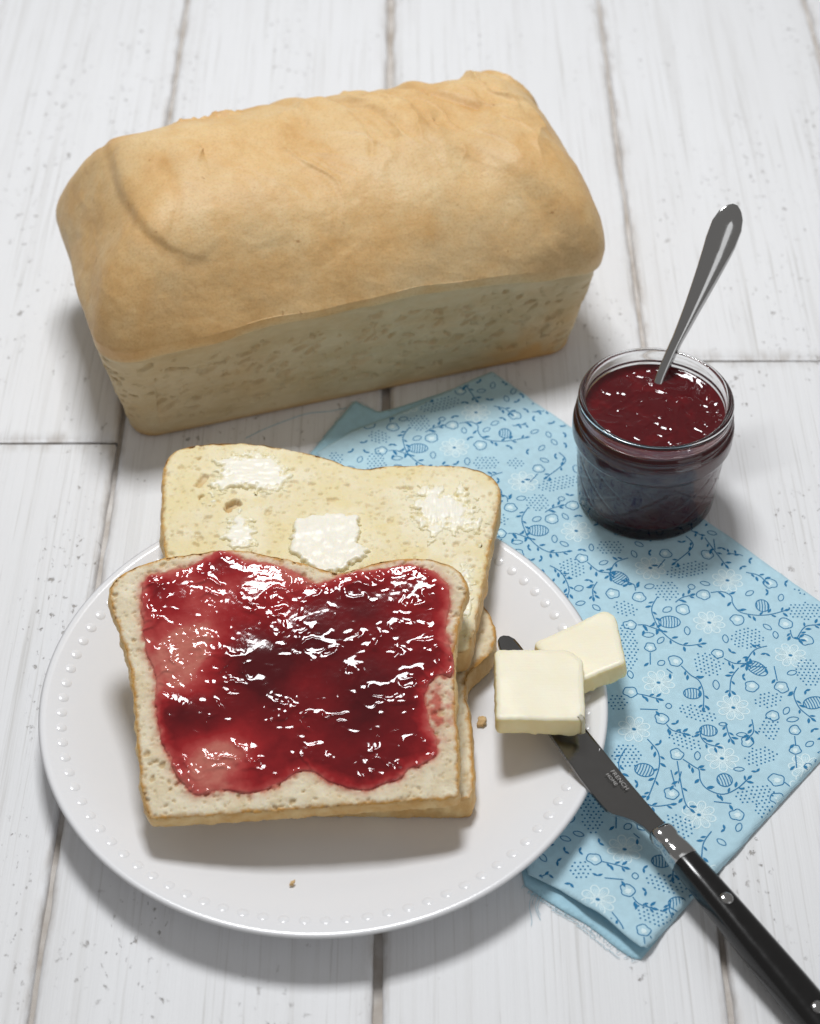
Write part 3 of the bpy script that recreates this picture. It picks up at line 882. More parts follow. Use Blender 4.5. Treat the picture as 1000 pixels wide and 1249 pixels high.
def jam_height(x, y, d):
    X, Y = x / MM, y / MM
    g = lambda cx, cy, rx, ry: np.exp(-(((X - cx) / rx) ** 2 + ((Y - cy) / ry) ** 2))
    t = 0.50 + 0.30 * fbm(x * 34, y * 34, 1.5, 3)
    t -= 0.62 * g(-48, 8, 12, 13) + 0.60 * g(-36, -36, 13, 12) + 0.42 * g(-13, 41, 20, 8) + 0.35 * g(-10, 27, 9, 9) + 0.22 * g(-36, 32, 12, 9) + 0.10 * g(42, 30, 8, 12)
    t += 0.60 * g(20, -12, 24, 20) + 0.22 * g(18, 28, 17, 9) + 0.35 * g(-61, 37, 7, 6) + 0.45 * g(-45, -20, 14, 8) + 0.45 * g(-15, -4, 14, 14) + 0.3 * g(2, 8, 18, 8) + 0.25 * g(22, -40, 18, 8)
    t = np.clip(t, 0.02, 1.25)
    e = np.clip(d / 0.0055 + 0.35 * fbm(x * 180, y * 180, 50, 3), 0, 1)
    t = t * (0.12 + 0.88 * e)
    wx = x + 0.0022 * fbm(x * 130, y * 130, 6, 3); wy = y + 0.0022 * fbm(x * 130 + 4, y * 130, 6, 3)
    rid = np.exp(-(perlin(wx * 112, wy * 160, 3.0) / 0.17) ** 2)
    rid2 = np.exp(-(perlin(wx * 250, wy * 320, 8.0) / 0.2) ** 2)
    lump = np.clip(fbm(wx * 180, wy * 180, 12, 2) - 0.30, 0, 1)
    calm = sstep(1.25, 0.55, t)                      # thick pools lie smoother than the scraped film
    zone = sstep(-0.15, 0.35, fbm(x * 52, y * 60, 21, 2))
    h = 0.00025 + 0.00055 * e + 0.0006 * t + (0.00070 * rid * zone + 0.00007 * rid2 * zone + 0.00035 * lump) * (0.22 + 0.78 * calm) + 0.00010 * fbm(x * 85, y * 85, 30, 2) \
        + 0.00002 * fbm(x * 500, y * 500, 2, 2) * calm
    # crumb texture comes through where the film is thin
    h += 0.00009 * sstep(0.30, 0.05, t) * fbm(x * 700, y * 700, 40, 2)
    return np.maximum(h, 0.0003), t


patch('jam_layer', sF, jam_poly, jam_height, 0.00036, M_jam, 0.0, rim=0.0016)

# ------------------------------------------------------------------ butter pats and crumbs
def butter_pat(name, quad_mm, thick, loc, rot, seed):
    """Slab cut from a block: quad outline with soft corners, slightly uneven faces and a lip where the knife dragged."""
    root_poly = []
    q = np.array(quad_mm) * MM
    for i in range(len(q)):
        a, b, c = q[i - 1], q[i], q[(i + 1) % len(q)]
        u = (a - b) / np.linalg.norm(a - b); v = (c - b) / np.linalg.norm(c - b)
        rr = 0.0022
        for t in np.linspace(0, 1, 7):
            root_poly.append(b + u * rr * (1 - t) ** 2 + v * rr * t ** 2)
    poly = np.array(root_poly); n = 240
    L = np.concatenate([[0], np.cumsum(np.linalg.norm(np.diff(np.vstack([poly, poly[:1]]), axis=0), axis=1))])
    s = np.linspace(0, L[-1], n, endpoint=False); pc = np.vstack([poly, poly[:1]])
    poly = np.stack([np.interp(s, L, pc[:, 0]), np.interp(s, L, pc[:, 1])], 1)
    c = poly.mean(0); rad = poly - c; rad /= np.linalg.norm(rad, axis=1)[:, None]
    rows = []
    for (o, z) in [(-0.0022, -thick), (-0.0008, -thick + 0.0002), (0, -thick + 0.0010), (0.0002, -thick * 0.7), (0.0001, -thick * 0.4), (0, -0.0016), (-0.0004, -0.0006), (-0.0012, -0.0001), (-0.0024, 0.0)]:
        wv = 0.00035 * fbm(poly[:, 0] * 120, poly[:, 1] * 120 + z * 200, seed, 3) + 0.00022 * fbm(poly[:, 0] * 420, poly[:, 1] * 420 + z * 500, seed, 2)
        rg = 0.0009 * np.clip(fbm(poly[:, 0] * 260, poly[:, 1] * 260, seed + 9, 3), 0, 1) * (1 if z < -thick * 0.85 else 0)
        p = poly + rad * (o + wv + rg)[:, None]
        zz = z + 0.00025 * fbm(p[:, 0] * 60, p[:, 1] * 60, seed + 4, 2) - rg * 0.6
        rows.append(np.concatenate([p, zz[:, None]], 1))
    m = len(rows); V = np.concatenate(rows); ii = np.arange(m * n).reshape(m, n); a, b = ii[:-1], ii[1:]
    ar = np.sum(poly[:, 0] * np.roll(poly[:, 1], -1) - np.roll(poly[:, 0], -1) * poly[:, 1])
    Qs = np.stack([a, np.roll(a, -1, 1), np.roll(b, -1, 1), b], -1).reshape(-1, 4)
    if ar < 0:
        Qs = Qs[:, ::-1]
    nside = len(Qs)
    for ring, sgn in ((ii[-1], 1), (ii[0], -1)):
        R0 = V[ring]; Pc, Qc = grid_poly(R0[:, :2], 0.0009)
        d = np.clip(dist_poly(R0[::2, :2], Pc) / 0.004, 0, 1)
        nr = np.array([R0[np.argmin(((R0[:, :2] - p) ** 2).sum(1)), 2] for p in Pc])
        zc = nr * (1 - d) + d * (R0[:, 2].mean() + 0.00022 * fbm(Pc[:, 0] * 40, Pc[:, 1] * 40, seed + 4, 2)) + d * 0.000012 * fbm(Pc[:, 0] * 50, Pc[:, 1] * 900, seed, 3)
        st = len(V); V = np.concatenate([V, np.concatenate([Pc, zc[:, None]], 1)])
        Qs = np.concatenate([Qs, (Qc if sgn > 0 else Qc[:, ::-1]) + st])
    me = mesh_np(name, V, Qs, [M_butter, M_butter_side], mat_idx=(np.arange(len(Qs)) < nside - 2 * n).astype(int))
    return link(name, me, None, loc, rot)


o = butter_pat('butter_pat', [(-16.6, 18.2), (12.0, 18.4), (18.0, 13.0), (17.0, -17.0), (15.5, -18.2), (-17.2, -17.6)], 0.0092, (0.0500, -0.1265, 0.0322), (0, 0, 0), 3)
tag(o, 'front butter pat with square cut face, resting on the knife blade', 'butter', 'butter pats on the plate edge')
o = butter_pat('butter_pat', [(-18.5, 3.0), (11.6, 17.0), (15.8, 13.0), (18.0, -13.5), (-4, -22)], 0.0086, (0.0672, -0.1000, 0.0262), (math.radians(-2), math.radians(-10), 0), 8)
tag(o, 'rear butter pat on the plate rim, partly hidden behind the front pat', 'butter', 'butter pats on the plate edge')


def crumb_bit(name, loc, s, seed, label):
    bm = bmesh.new(); bmesh.ops.create_icosphere(bm, subdivisions=3, radius=1)
    for v in bm.verts:
        c = v.co
        f = 1 + 0.5 * float(fbm(c.x * 1.3 + seed, c.y * 1.3, c.z * 1.3, 3))
        v.co = Vector((c.x * s[0] * f, c.y * s[1] * f, c.z * s[2] * f))
    me = bpy.data.meshes.new(name); bm.to_mesh(me); bm.free(); me.materials.append(M_bit)
    me.polygons.foreach_set('use_smooth', np.ones(len(me.polygons), bool))
    tag(link(name, me, None, loc, (0, 0, seed)), label, 'crumb', 'crumbs fallen on the plate')


crumb_bit('bread_crumb', (0.0285, -0.1250, 0.0072), (0.0024, 0.0019, 0.0012), 1.3, 'tan crust crumb on the plate between the slices and the front butter pat')
crumb_bit('bread_crumb', (-0.0432, -0.2035, 0.0108), (0.0014, 0.0008, 0.0006), 4.1, 'tiny pale crumb on the plate below the jam slice, near the front rim')

# ------------------------------------------------------------------ napkin
T0 = np.array([0.0393, 0.0930]); E1 = np.array([0.6727, -0.7399]); E2 = np.array([0.7399, 0.6727])
uv2xy = lambda uv: T0 + np.asarray(uv)[..., :1] * E1 + np.asarray(uv)[..., 1:2] * E2
xy2uv = lambda p: np.stack([(np.asarray(p) - T0) @ E1, (np.asarray(p) - T0) @ E2], -1)
napkin = empty('napkin', (0, 0, 0)); tag(napkin, 'light blue flower printed cotton napkin folded under the plate and jam jar', 'napkin')
top_xy = [(0.0393, 0.0930), (0.0850, 0.0427), (0.1743, -0.0554), (0.2057, -0.0900), (0.1618, -0.1398), (0.1230, -0.1838), (0.0860, -0.2260), (0.0832, -0.2270),
          (0.0790, -0.2225), (0.0720, -0.2145), (0.0640, -0.2085), (0.0560, -0.2010), (0.0440, -0.1950), (0.0380, -0.1500), (0.0330, -0.1000), (0.0180, -0.0500), (-0.0200, -0.0080), (-0.0430, 0.0370), (-0.0260, 0.0520), (-0.0077, 0.0621)]
low_xy = [(0.0383, 0.0915), (0.0850, 0.0417), (0.1733, -0.0554), (0.2040, -0.0900), (0.1612, -0.1393), (0.1225, -0.1833), (0.0862, -0.2255), (0.0832, -0.2293),
          (0.0800, -0.2285), (0.0730, -0.2225), (0.0650, -0.2145), (0.0550, -0.2080), (0.0425, -0.1978), (0.0370, -0.1500), (0.0320, -0.1000), (0.0170, -0.0500), (-0.0250, -0.0100), (-0.0460, 0.0360), (-0.0259, 0.0724), (-0.0150, 0.0640)]


def dens(pts, step=0.002):
    P = np.array(pts); out = []
    for i in range(len(P)):
        a, b = P[i], P[(i + 1) % len(P)]
        m = max(1, int(np.linalg.norm(b - a) / step))
        out.append(a + (b - a) * np.linspace(0, 1, m, endpoint=False)[:, None])
    Q = np.concatenate(out)
    return Q + 0.0005 * np.stack([fbm(Q[:, 0] * 60, Q[:, 1] * 60, 1, 3), fbm(Q[:, 0] * 60, Q[:, 1] * 60, 5, 3)], 1)


top_poly = dens(top_xy); low_poly = dens(low_xy)
fold_line = np.array([(0.2057, -0.0900), (0.1618, -0.1398), (0.1230, -0.1838), (0.0860, -0.2260)])
hem_line = np.array([(0.0832, -0.2270), (0.0720, -0.2145), (0.0560, -0.2010), (0.0440, -0.1950)])


def cloth_h(P):
    x, y = P[:, 0], P[:, 1]
    d = dist_poly(top_poly, P); df = dist_poly(fold_line, P, closed=False); dh = dist_poly(hem_line, P, closed=False)
    jar = np.exp(-(((x - 0.105) / 0.040) ** 2 + ((y - 0.0085) / 0.040) ** 2))
    wv = 0.0010 * fbm(x * 22, y * 22, 0.4, 3) + 0.00008 * fbm(x * 260, y * 260, 2.0, 2)
    h = 0.0022 + wv * (1 - jar) + 0.0010 * np.exp(-(df / 0.010) ** 2)
    along = np.clip((x - 0.044) / 0.039, 0, 1)
    curl = np.exp(-(dh / 0.0085) ** 2) * (0.0008 + 0.0022 * along ** 2 + 0.0008 * np.sin(along * 11 + 1.0))
    h = h + curl
    # gentle ridge where the cloth comes out from under the plate
    h += 0.0016 * np.exp(-(((x - 0.066) * 0.66 + (y + 0.193) * 0.75) / 0.008) ** 2) * np.exp(-(((x - 0.066) * 0.75 - (y + 0.193) * 0.66) / 0.022) ** 2)
    # folded edge rolls down to the table
    h = 0.0006 + (h - 0.0006) * np.sqrt(np.clip(1 - (1 - np.clip(df / 0.0022, 0, 1)) ** 2, 0, 1))
    r = np.hypot(x - PC[0], y - PC[1])
    h = np.where(r < 0.085, np.minimum(h, 0.0022), h)
    return h


P, Q = grid_poly(top_poly, 0.0013)
me = mesh_np('upper_layer', np.concatenate([P, cloth_h(P)[:, None]], 1), Q, [M_cloth])
upper = link('upper_layer', me, napkin); so = upper.modifiers.new('solid', 'SOLIDIFY'); so.thickness = 0.0004; so.offset = -1
P, Q = grid_poly(low_poly, 0.0016)
lh = 0.0006 + 0.0003 * fbm(P[:, 0] * 40, P[:, 1] * 40, 3, 3) + 0.0012 * np.exp(-(dist_poly(np.array([(-0.046, 0.036), (-0.0259, 0.0724), (-0.015, 0.064)]), P, closed=False) / 0.006) ** 2)
lh = np.clip(lh, 0.0004, None)
lower = link('lower_layer', mesh_np('lower_layer', np.concatenate([P, lh[:, None]], 1), Q, [M_cloth2]), napkin)
so = lower.modifiers.new('solid', 'SOLIDIFY'); so.thickness = 0.0003; so.offset = -1

# printed pattern: thin ink shapes laid on the weave (napkin coordinates in mm)
P_DOTS=[(119.1,-43.5,6.4,4.5,48),(116.5,-64.7,5.9,5.5,20),(150.5,-28.6,10.2,4.7,67),(153.1,-44.5,5.0,6.0,48),(147.9,-64.6,5.1,4.7,21),(199.6,-9.0,8.1,5.1,48),(163.0,-79.8,4.7,12.1,48),(193.6,-39.0,7.2,5.5,67),(192.1,-62.2,6.6,6.4,21),(222.5,-34.7,4.8,7.9,48),(221.1,-58.2,7.0,3.7,66),(206.5,-84.6,8.2,4.3,28),(231.0,-68.9,4.7,5.3,48),(237.8,-82.3,7.0,4.9,71),(212.9,-98.8,7.0,4.2,22),(202.2,-121.5,6.4,5.8,48),(248.5,-98.3,7.6,4.9,54),(181.2,-104.4,4.2,4.6,48)]
P_BULBS=[(165.8,-56.6,4.5,3.3,48),(207.1,-48.8,4.8,3.1,2),(198.2,-78.4,3.6,2.8,48),(215.5,-88.2,3.5,3.0,48),(134.2,-53.8,4.6,3.3,2),(185.5,-20.0,2.8,3.4,48),(211.8,-121.7,3.8,3.2,29),(236.1,-102.0,3.0,3.0,66),(234.4,-45.5,4.5,3.0,66),(89.0,-57.8,4.9,4.0,48)]
P_RINGS=[(113.5,-49.6,1.0,2.1,48),(126.6,-70.8,1.6,2.0,-22),(146.1,-47.7,2.1,1.4,61),(158.4,-34.6,1.5,1.4,48),(177.2,-18.6,2.1,1.2,83),(160.4,-52.1,2.2,1.4,78),(174.1,-54.8,1.2,2.3,48),(187.7,-46.2,1.2,2.3,48),(200.1,-28.7,1.1,2.0,48),(164.6,-68.4,2.5,1.3,48),(178.7,-75.8,1.7,1.3,83),(201.6,-67.8,1.3,2.4,48),(218.2,-39.9,2.1,1.2,66),(196.3,-90.6,1.2,1.4,48),(217.1,-81.2,1.7,0.9,48),(234.2,-58.6,2.5,1.2,60),(225.6,-79.7,2.1,1.1,48),(236.4,-93.9,2.1,1.0,48),(98.3,-57.1,1.0,2.5,48),(246.9,-63.5,1.9,1.2,81)]
P_BUDS=[(105.7,-71.4,3.1,4.2,48),(115.6,-57.3,2.7,3.4,8),(138.2,-62.6,2.8,3.8,-132),(147.0,-55.5,2.9,3.6,-172),(164.9,-33.8,2.8,3.8,48),(164.8,-47.3,3.9,3.1,-70),(183.6,-34.0,3.9,3.1,138),(155.9,-69.9,2.7,3.6,48),(170.0,-73.0,3.2,2.4,-47),(191.3,-54.8,2.4,3.2,21),(182.2,-70.7,3.2,3.6,-3),(199.0,-20.8,3.6,3.5,-26),(210.1,-21.6,2.9,4.0,-146),(211.9,-57.5,3.7,2.9,108),(220.1,-49.0,3.2,3.5,165),(181.1,-96.5,2.9,3.7,35),(199.2,-97.6,3.1,3.4,-8),(227.8,-62.9,2.6,3.4,48),(238.4,-62.3,3.0,2.4,-50),(229.4,-80.5,3.3,2.6,108),(215.5,-106.8,3.2,3.1,-22),(249.9,-86.8,3.2,4.0,9),(226.8,-122.2,3.3,3.4,-12),(137.5,-28.5,2.6,3.5,-160),(150.4,-15.1,2.7,3.5,7),(179.2,-7.9,2.7,3.9,-146),(250.4,-110.8,2.9,3.6,48)]
P_FLOWERS=[(139.2,-39.7),(165.9,-19.9),(177.0,-44.2),(211.6,-32.9),(185.1,-84.4),(214.2,-71.6),(195.0,-109.6),(228.4,-94.8),(253.3,-73.9),(102.7,-46.8),(240.4,-121.7)]
P_VINES=[[(152.5,-49.5),(155.4,-56.3),(160.8,-60.3),(166.4,-62.8),(173.6,-63.4),(179.2,-61.4),(182.9,-56.3)],[(157.9,-67.7),(160.2,-65.2),(165.2,-63.3)],[(201.9,-36.4),(199.9,-41.7),(201.1,-47.6),(203.4,-50.9)],[(194.5,-54.8),(199.0,-53.5),(202.4,-49.7)],[(201.8,-54.0),(203.4,-60.4),(208.1,-66.8)],[(185.3,-70.9),(191.0,-71.7),(195.5,-71.4),(200.9,-74.7),(206.0,-80.5)],[(166.0,-30.8),(168.8,-26.5),(173.0,-25.6),(176.3,-28.4),(181.7,-29.9),(187.0,-26.6),(190.9,-21.6),(193.7,-15.4)],[(202.1,-109.5),(209.4,-111.3),(214.3,-115.8),(218.0,-122.4),(221.3,-129.3)],[(218.5,-106.7),(224.1,-106.0),(226.2,-105.8),(230.0,-109.2),(234.8,-110.3),(240.0,-107.6),(242.0,-101.2),(241.9,-95.0)],[(128.6,-42.3),(127.0,-48.0),(128.9,-53.7),(131.3,-56.2)],[(118.6,-57.3),(125.5,-57.5),(129.5,-54.3)],[(129.3,-62.3),(131.0,-66.8),(134.1,-69.7)],[(143.8,-53.9),(141.1,-51.9),(137.8,-53.0)],[(88.9,-66.0),(94.5,-67.9),(100.2,-66.3),(105.1,-62.1),(107.6,-57.4)],[(108.9,-70.5),(114.4,-69.7),(119.7,-71.5),(124.2,-74.3),(126.2,-77.2)],[(224.3,-44.4),(226.6,-48.7),(232.1,-51.9),(238.7,-52.5)],[(223.2,-70.7),(227.6,-74.8),(228.4,-78.4)],[(212.7,-88.9),(215.3,-92.7),(219.4,-93.8),(223.1,-91.9)],[(189.7,-100.4),(194.7,-95.3)],[(217.1,-79.7),(221.9,-83.4),(224.6,-84.7)],[(168.2,-10.5),(172.8,-8.0),(177.2,-8.3)],[(142.6,-8.3),(150.0,-10.8),(159.3,-13.7)],[(145.8,-6.1),(150.4,-10.4)],[(202.4,-22.0),(205.7,-24.4),(208.8,-23.0)],[(207.1,-22.9),(205.5,-16.1),(208.1,-11.5)],[(183.3,-95.3),(186.8,-93.0),(190.7,-91.0)],[(202.2,-98.3),(205.8,-98.8),(210.2,-96.6)],[(204.9,-49.3),(209.5,-45.4)],[(211.0,-42.6),(217.0,-47.8)],[(171.8,-75.0),(176.2,-79.7)],[(159.9,-46.4),(159.8,-42.7),(161.2,-38.6)],[(182.3,-76.5),(185.5,-76.5)],[(240.1,-64.4),(243.7,-68.1)],[(217.5,-109.0),(231.9,-120.7),(236.3,-122.2)],[(218.8,-114.0),(225.3,-118.5)],[(252.5,-85.5),(257.1,-85.7)],[(240.1,-112.8),(245.1,-108.3)],[(222.0,-111.5),(225.1,-116.6)],[(139.9,-31.1),(141.4,-37.4)],[(136.4,-13.8),(142.7,-16.1),(144.1,-29.1)],[(159.7,-66.4),(162.4,-67.2)]]
P_LEAVES=[(153.8,-56.7,-118),(161.5,-58.8,16),(166.2,-64.6,-64),(173.2,-61.4,62),(180.1,-63.2,-35),(181.4,-54.9,107),(161.7,-66.7,-16),(164.3,-61.4,85),(198.3,-40.5,-178),(202.7,-47.7,-40),(202.2,-51.9,-97),(199.8,-55.4,-38),(201.0,-48.1,102),(201.7,-60.4,-129),(209.3,-65.8,-7),(191.2,-73.6,-53),(194.9,-69.5,70),(200.4,-76.4,-72),(207.1,-79.4,-1),(170.4,-28.0,-10),(172.2,-23.6,79),(175.5,-29.9,-79),(181.6,-27.9,50),(188.2,-28.4,-28),(189.4,-20.0,105),(195.4,-16.8,-4),(209.4,-113.1,-58),(215.1,-114.5,8),(216.7,-123.0,-107),(222.7,-128.8,-21),(224.6,-107.8,-43),(225.7,-104.0,69),(229.2,-110.5,-84),(234.8,-108.5,50),(240.9,-109.3,-31),(240.5,-100.3,118),(243.5,-95.4,33),(125.1,-46.9,-174),(130.7,-53.6,-33),(130.2,-57.4,-88),(126.0,-59.5,-46),(128.1,-52.6,99),(129.2,-67.0,-123),(135.1,-68.4,4),(141.8,-50.3,104),(138.8,-54.9,-95),(94.5,-69.8,-58),(99.2,-64.3,83),(106.6,-63.8,-19),(105.8,-56.0,114),(115.2,-71.7,-39),(119.8,-69.6,42),(123.6,-75.9,-71),(127.6,-76.4,-15),(225.3,-49.4,-105),(232.5,-50.2,30),(239.0,-54.4,-53),(226.7,-76.1,-85),(230.0,-78.4,-37),(214.1,-93.6,-100),(219.4,-92.0,49),(224.1,-93.6,-30),(196.0,-96.8,-17),(221.2,-84.8,-78),(225.0,-83.1,33),(173.9,-10.0,-31),(176.7,-6.2,65),(150.0,-12.9,-59),(159.2,-11.7,49),(149.5,-11.8,-81),(205.1,-26.0,-75),(207.8,-21.0,88),(207.2,-16.1,51),(206.5,-10.1,109),(188.0,-94.6,-25),(189.7,-89.3,89),(206.0,-100.6,-53),(209.2,-94.9,87),(210.7,-47.1,-23),(216.2,-49.2,-81),(175.1,-80.9,-89),(161.7,-43.3,27),(159.5,-37.4,118),(186.0,-78.4,-47),(242.8,-69.4,-87),(231.2,-122.1,-81),(236.4,-120.5,43),(224.7,-120.0,-77),(257.4,-87.5,-52),(246.3,-109.8,-20),(223.9,-117.4,-105),(139.5,-37.2,-135),(142.7,-18.2,-60),(146.0,-29.5,-44),(162.5,-69.1,-57)]

ink_v, ink_f, wht_v, wht_f = [], [], [], []


def strip(dst_v, dst_f, pts, wd, closed=False, taper=False):
    p = np.asarray(pts, float); m = len(p)
    if m < 2:
        return
    if closed:
        t = np.roll(p, -1, 0) - np.roll(p, 1, 0)
    else:
        t = np.gradient(p, axis=0)
    l = np.hypot(t[:, 0], t[:, 1]); l[l == 0] = 1
    nn = np.stack([-t[:, 1], t[:, 0]], 1) / l[:, None]
    ww = np.full(m, wd * 0.43)
    if taper:
        ww = ww * (0.35 + 0.65 * np.sin(np.linspace(0.15, 1, m) * math.pi * 0.9))
    b = len(dst_v)
    for k in range(m):
        dst_v.append(p[k] + nn[k] * ww[k]); dst_v.append(p[k] - nn[k] * ww[k])
    for k in range(m if closed else m - 1):
        k2 = (k + 1) % m
        dst_f.append((b + 2 * k, b + 2 * k + 1, b + 2 * k2 + 1, b + 2 * k2))


def blob(dst_v, dst_f, c, ra, rb, ang, n=8, pointed=False):
    b = len(dst_v); ca, sa = math.cos(ang), math.sin(ang)
    half = n // 2
    top, bot = [], []
    for k in range(half + 1):
        x = -ra + 2 * ra * k / half
        yv = rb * ((1 - (x / ra) ** 2) if pointed else math.sqrt(max(0, 1 - (x / ra) ** 2)))
        yv = max(yv, 0.02)
        top.append((x, yv)); bot.append((x, -yv))
    for (x, yv), (x2, y2) in zip(top, bot):
        dst_v.append(np.array([c[0] + x * ca - yv * sa, c[1] + x * sa + yv * ca]))
        dst_v.append(np.array([c[0] + x2 * ca - y2 * sa, c[1] + x2 * sa + y2 * ca]))
    for k in range(half):
        dst_f.append((b + 2 * k, b + 2 * k + 1, b + 2 * k + 3, b + 2 * k + 2))


def motif_set(du, dv, accept):
    rs = np.random.RandomState(3)
    off = np.array([du, dv])
    ok = lambda c: accept(c[0] + du, c[1] + dv)
    ell = lambda c, a, b, an, n=28, w=0.0: None
    def ring(c, a, b, an, n=26, wob=0.0, sd=0):
        th = np.linspace(0, 2 * math.pi, n, endpoint=False); an = math.radians(an)
        k = 1 + wob * np.sin(th * 2 + sd) + wob * 0.6 * np.sin(th * 3 + sd * 2)
        x = a * np.cos(th) * k; y = b * np.sin(th) * k
        return np.stack([c[0] + x * math.cos(an) - y * math.sin(an), c[1] + x * math.sin(an) + y * math.cos(an)], 1)
    for (u, v, a, b, an) in P_DOTS:
        if not ok((u, v)): continue
        c = np.array([u, v]) + off; A = math.radians(an); sp = 1.85
        k = 0
        rows_ = int(b / sp) + 1; cols_ = int(a / sp) + 1
        for i in range(-rows_, rows_ + 1):
            for j in range(-cols_, cols_ + 1):
                x = (j + 0.5 * (i % 2)) * sp + rs.normal(0, 0.12); y = i * sp * 0.9 + rs.normal(0, 0.12)
                if (x / a) ** 2 + (y / b) ** 2 < 1:
                    blob(ink_v, ink_f, c + (x * math.cos(A) - y * math.sin(A), x * math.sin(A) + y * math.cos(A)), 0.44, 0.42, 0, 6)
    for (u, v, a, b, an) in P_BULBS:
        if not ok((u, v)): continue
        c = np.array([u, v]) + off
        strip(ink_v, ink_f, ring(c, a, b, an), 0.52, True)
        A = math.radians(an); x = -a * 0.80
        while x < a * 0.85:
            hgt = b * math.sqrt(max(0, 1 - (x / a) ** 2)) * 0.96
            p = np.array([(x - 0.15 * hgt, -hgt), (x, 0), (x + 0.0 * hgt, hgt)])
            q = np.stack([c[0] + p[:, 0] * math.cos(A) - p[:, 1] * math.sin(A), c[1] + p[:, 0] * math.sin(A) + p[:, 1] * math.cos(A)], 1)
            strip(ink_v, ink_f, q, 0.46); x += 1.15
    for (u, v, a, b, an) in P_RINGS:
        if not ok((u, v)): continue
        c = np.array([u, v]) + off
        th = np.linspace(0, 2 * math.pi, 20, endpoint=False); A = math.radians(an)
        big, sm = max(a, b), min(a, b)
        if b > a: A += math.pi / 2
        x = big * np.cos(th); y = sm * np.sin(th) * (0.55 + 0.45 * np.abs(np.sin(th)))
        strip(ink_v, ink_f, np.stack([c[0] + x * math.cos(A) - y * math.sin(A), c[1] + x * math.sin(A) + y * math.cos(A)], 1), 0.46, True)
    for kk, (u, v, a, b, an) in enumerate(P_BUDS):
        if not ok((u, v)): continue
        c = np.array([u, v]) + off
        r0 = 0.5 * (a + b) * 0.86; A = math.radians(an)
        th = np.linspace(0, 2 * math.pi, 30, endpoint=False)
        rr = r0 * (1 - 0.16 * np.clip(np.cos(th * 3), 0, 1) * (np.cos(th) < 0.3) - 0.14 * np.cos(th)) * (1 + 0.05 * np.sin(th * 5 + kk))
        strip(ink_v, ink_f, np.stack([c[0] + rr * np.cos(th + A), c[1] + rr * np.sin(th + A)], 1), 0.50, True)
        for _ in range(7):
            q = c + rs.uniform(-0.5, 0.5, 2) * r0
            blob(wht_v, wht_f, q, 0.30, 0.28, 0, 6)
        blob(wht_v, wht_f, c, r0 * 0.42, r0 * 0.38, A, 10)
    for (u, v) in P_FLOWERS:
        if not ok((u, v)): continue
        c = np.array([u, v]) + off
        a0 = rs.rand() * 6
        for k in range(8):
            A = a0 + k * math.pi / 4
            pc = c + 4.1 * np.array([math.cos(A), math.sin(A)])
            th = np.linspace(0, 2 * math.pi, 16, endpoint=False)
            x = 2.5 * np.cos(th); y = 1.5 * np.sin(th) * (1 + 0.25 * np.cos(th))
            strip(wht_v, wht_f, np.stack([pc[0] + x * math.cos(A) - y * math.sin(A), pc[1] + x * math.sin(A) + y * math.cos(A)], 1), 0.60, True)
            for s_ in (-0.35, 0.0, 0.35):
                p1 = c + 2.2 * np.array([math.cos(A + s_ * 0.5), math.sin(A + s_ * 0.5)]); p2 = c + 5.0 * np.array([math.cos(A + s_ * 0.45), math.sin(A + s_ * 0.45)])
                strip(wht_v, wht_f, [p1, p2], 0.34)
        for k in range(14):
            A = k * 2 * math.pi / 14
            blob(wht_v, wht_f, c + 1.25 * np.array([math.cos(A), math.sin(A)]), 0.34, 0.34, 0, 6)
        blob(ink_v, ink_f, c, 0.85, 0.55, 0.6, 8)
    for vv in P_VINES:
        m_ = np.mean(np.array(vv), 0)
        if not ok(m_): continue
        p = smooth_loop(np.array(vv) + off, 6 * len(vv), closed=False) if len(vv) > 2 else np.linspace(np.array(vv[0]) + off, np.array(vv[1]) + off, 5)
        strip(ink_v, ink_f, p, 0.54)
    for (u, v, an) in P_LEAVES:
        if not ok((u, v)): continue
        blob(ink_v, ink_f, np.array([u, v]) + off, 1.5, 0.62, math.radians(an), 8, pointed=True)
    for vv in P_VINES:
        if len(vv) < 3 or not ok(np.mean(np.array(vv), 0)): continue
        p = smooth_loop(np.array(vv) + off, 9 * len(vv), closed=False); t = np.gradient(p, axis=0)
        for k in range(5, len(p), 9):
            a0 = math.atan2(t[k][1], t[k][0]); s_ = 1 if (k // 9) % 2 else -1
            a1 = a0 + s_ * 0.75
            blob(ink_v, ink_f, p[k] + 1.7 * np.array([math.cos(a1), math.sin(a1)]), 1.2, 0.5, a1, 8, pointed=True)
        a0 = math.atan2(t[-1][1], t[-1][0])
        blob(ink_v, ink_f, p[-1] + 1.2 * np.array([math.cos(a0), math.sin(a0)]), 1.5, 0.62, a0, 8, pointed=True)


cut = lambda v: 106.0 + 0.0 * v
motif_set(0, 0, lambda u, v: u >= 106 - 0.35 * (v + 60) * 0 and v > -128)
motif_set(-75, -3, lambda u, v: 40 <= u < 106)
motif_set(-150, -6, lambda u, v: u < 40)
motif_set(47, -70, lambda u, v: v <= -128 and u > 120)
motif_set(-28, -73, lambda u, v: v <= -128 and u <= 120)
motif_set(75, 3, lambda u, v: u > 243 and v > -128)


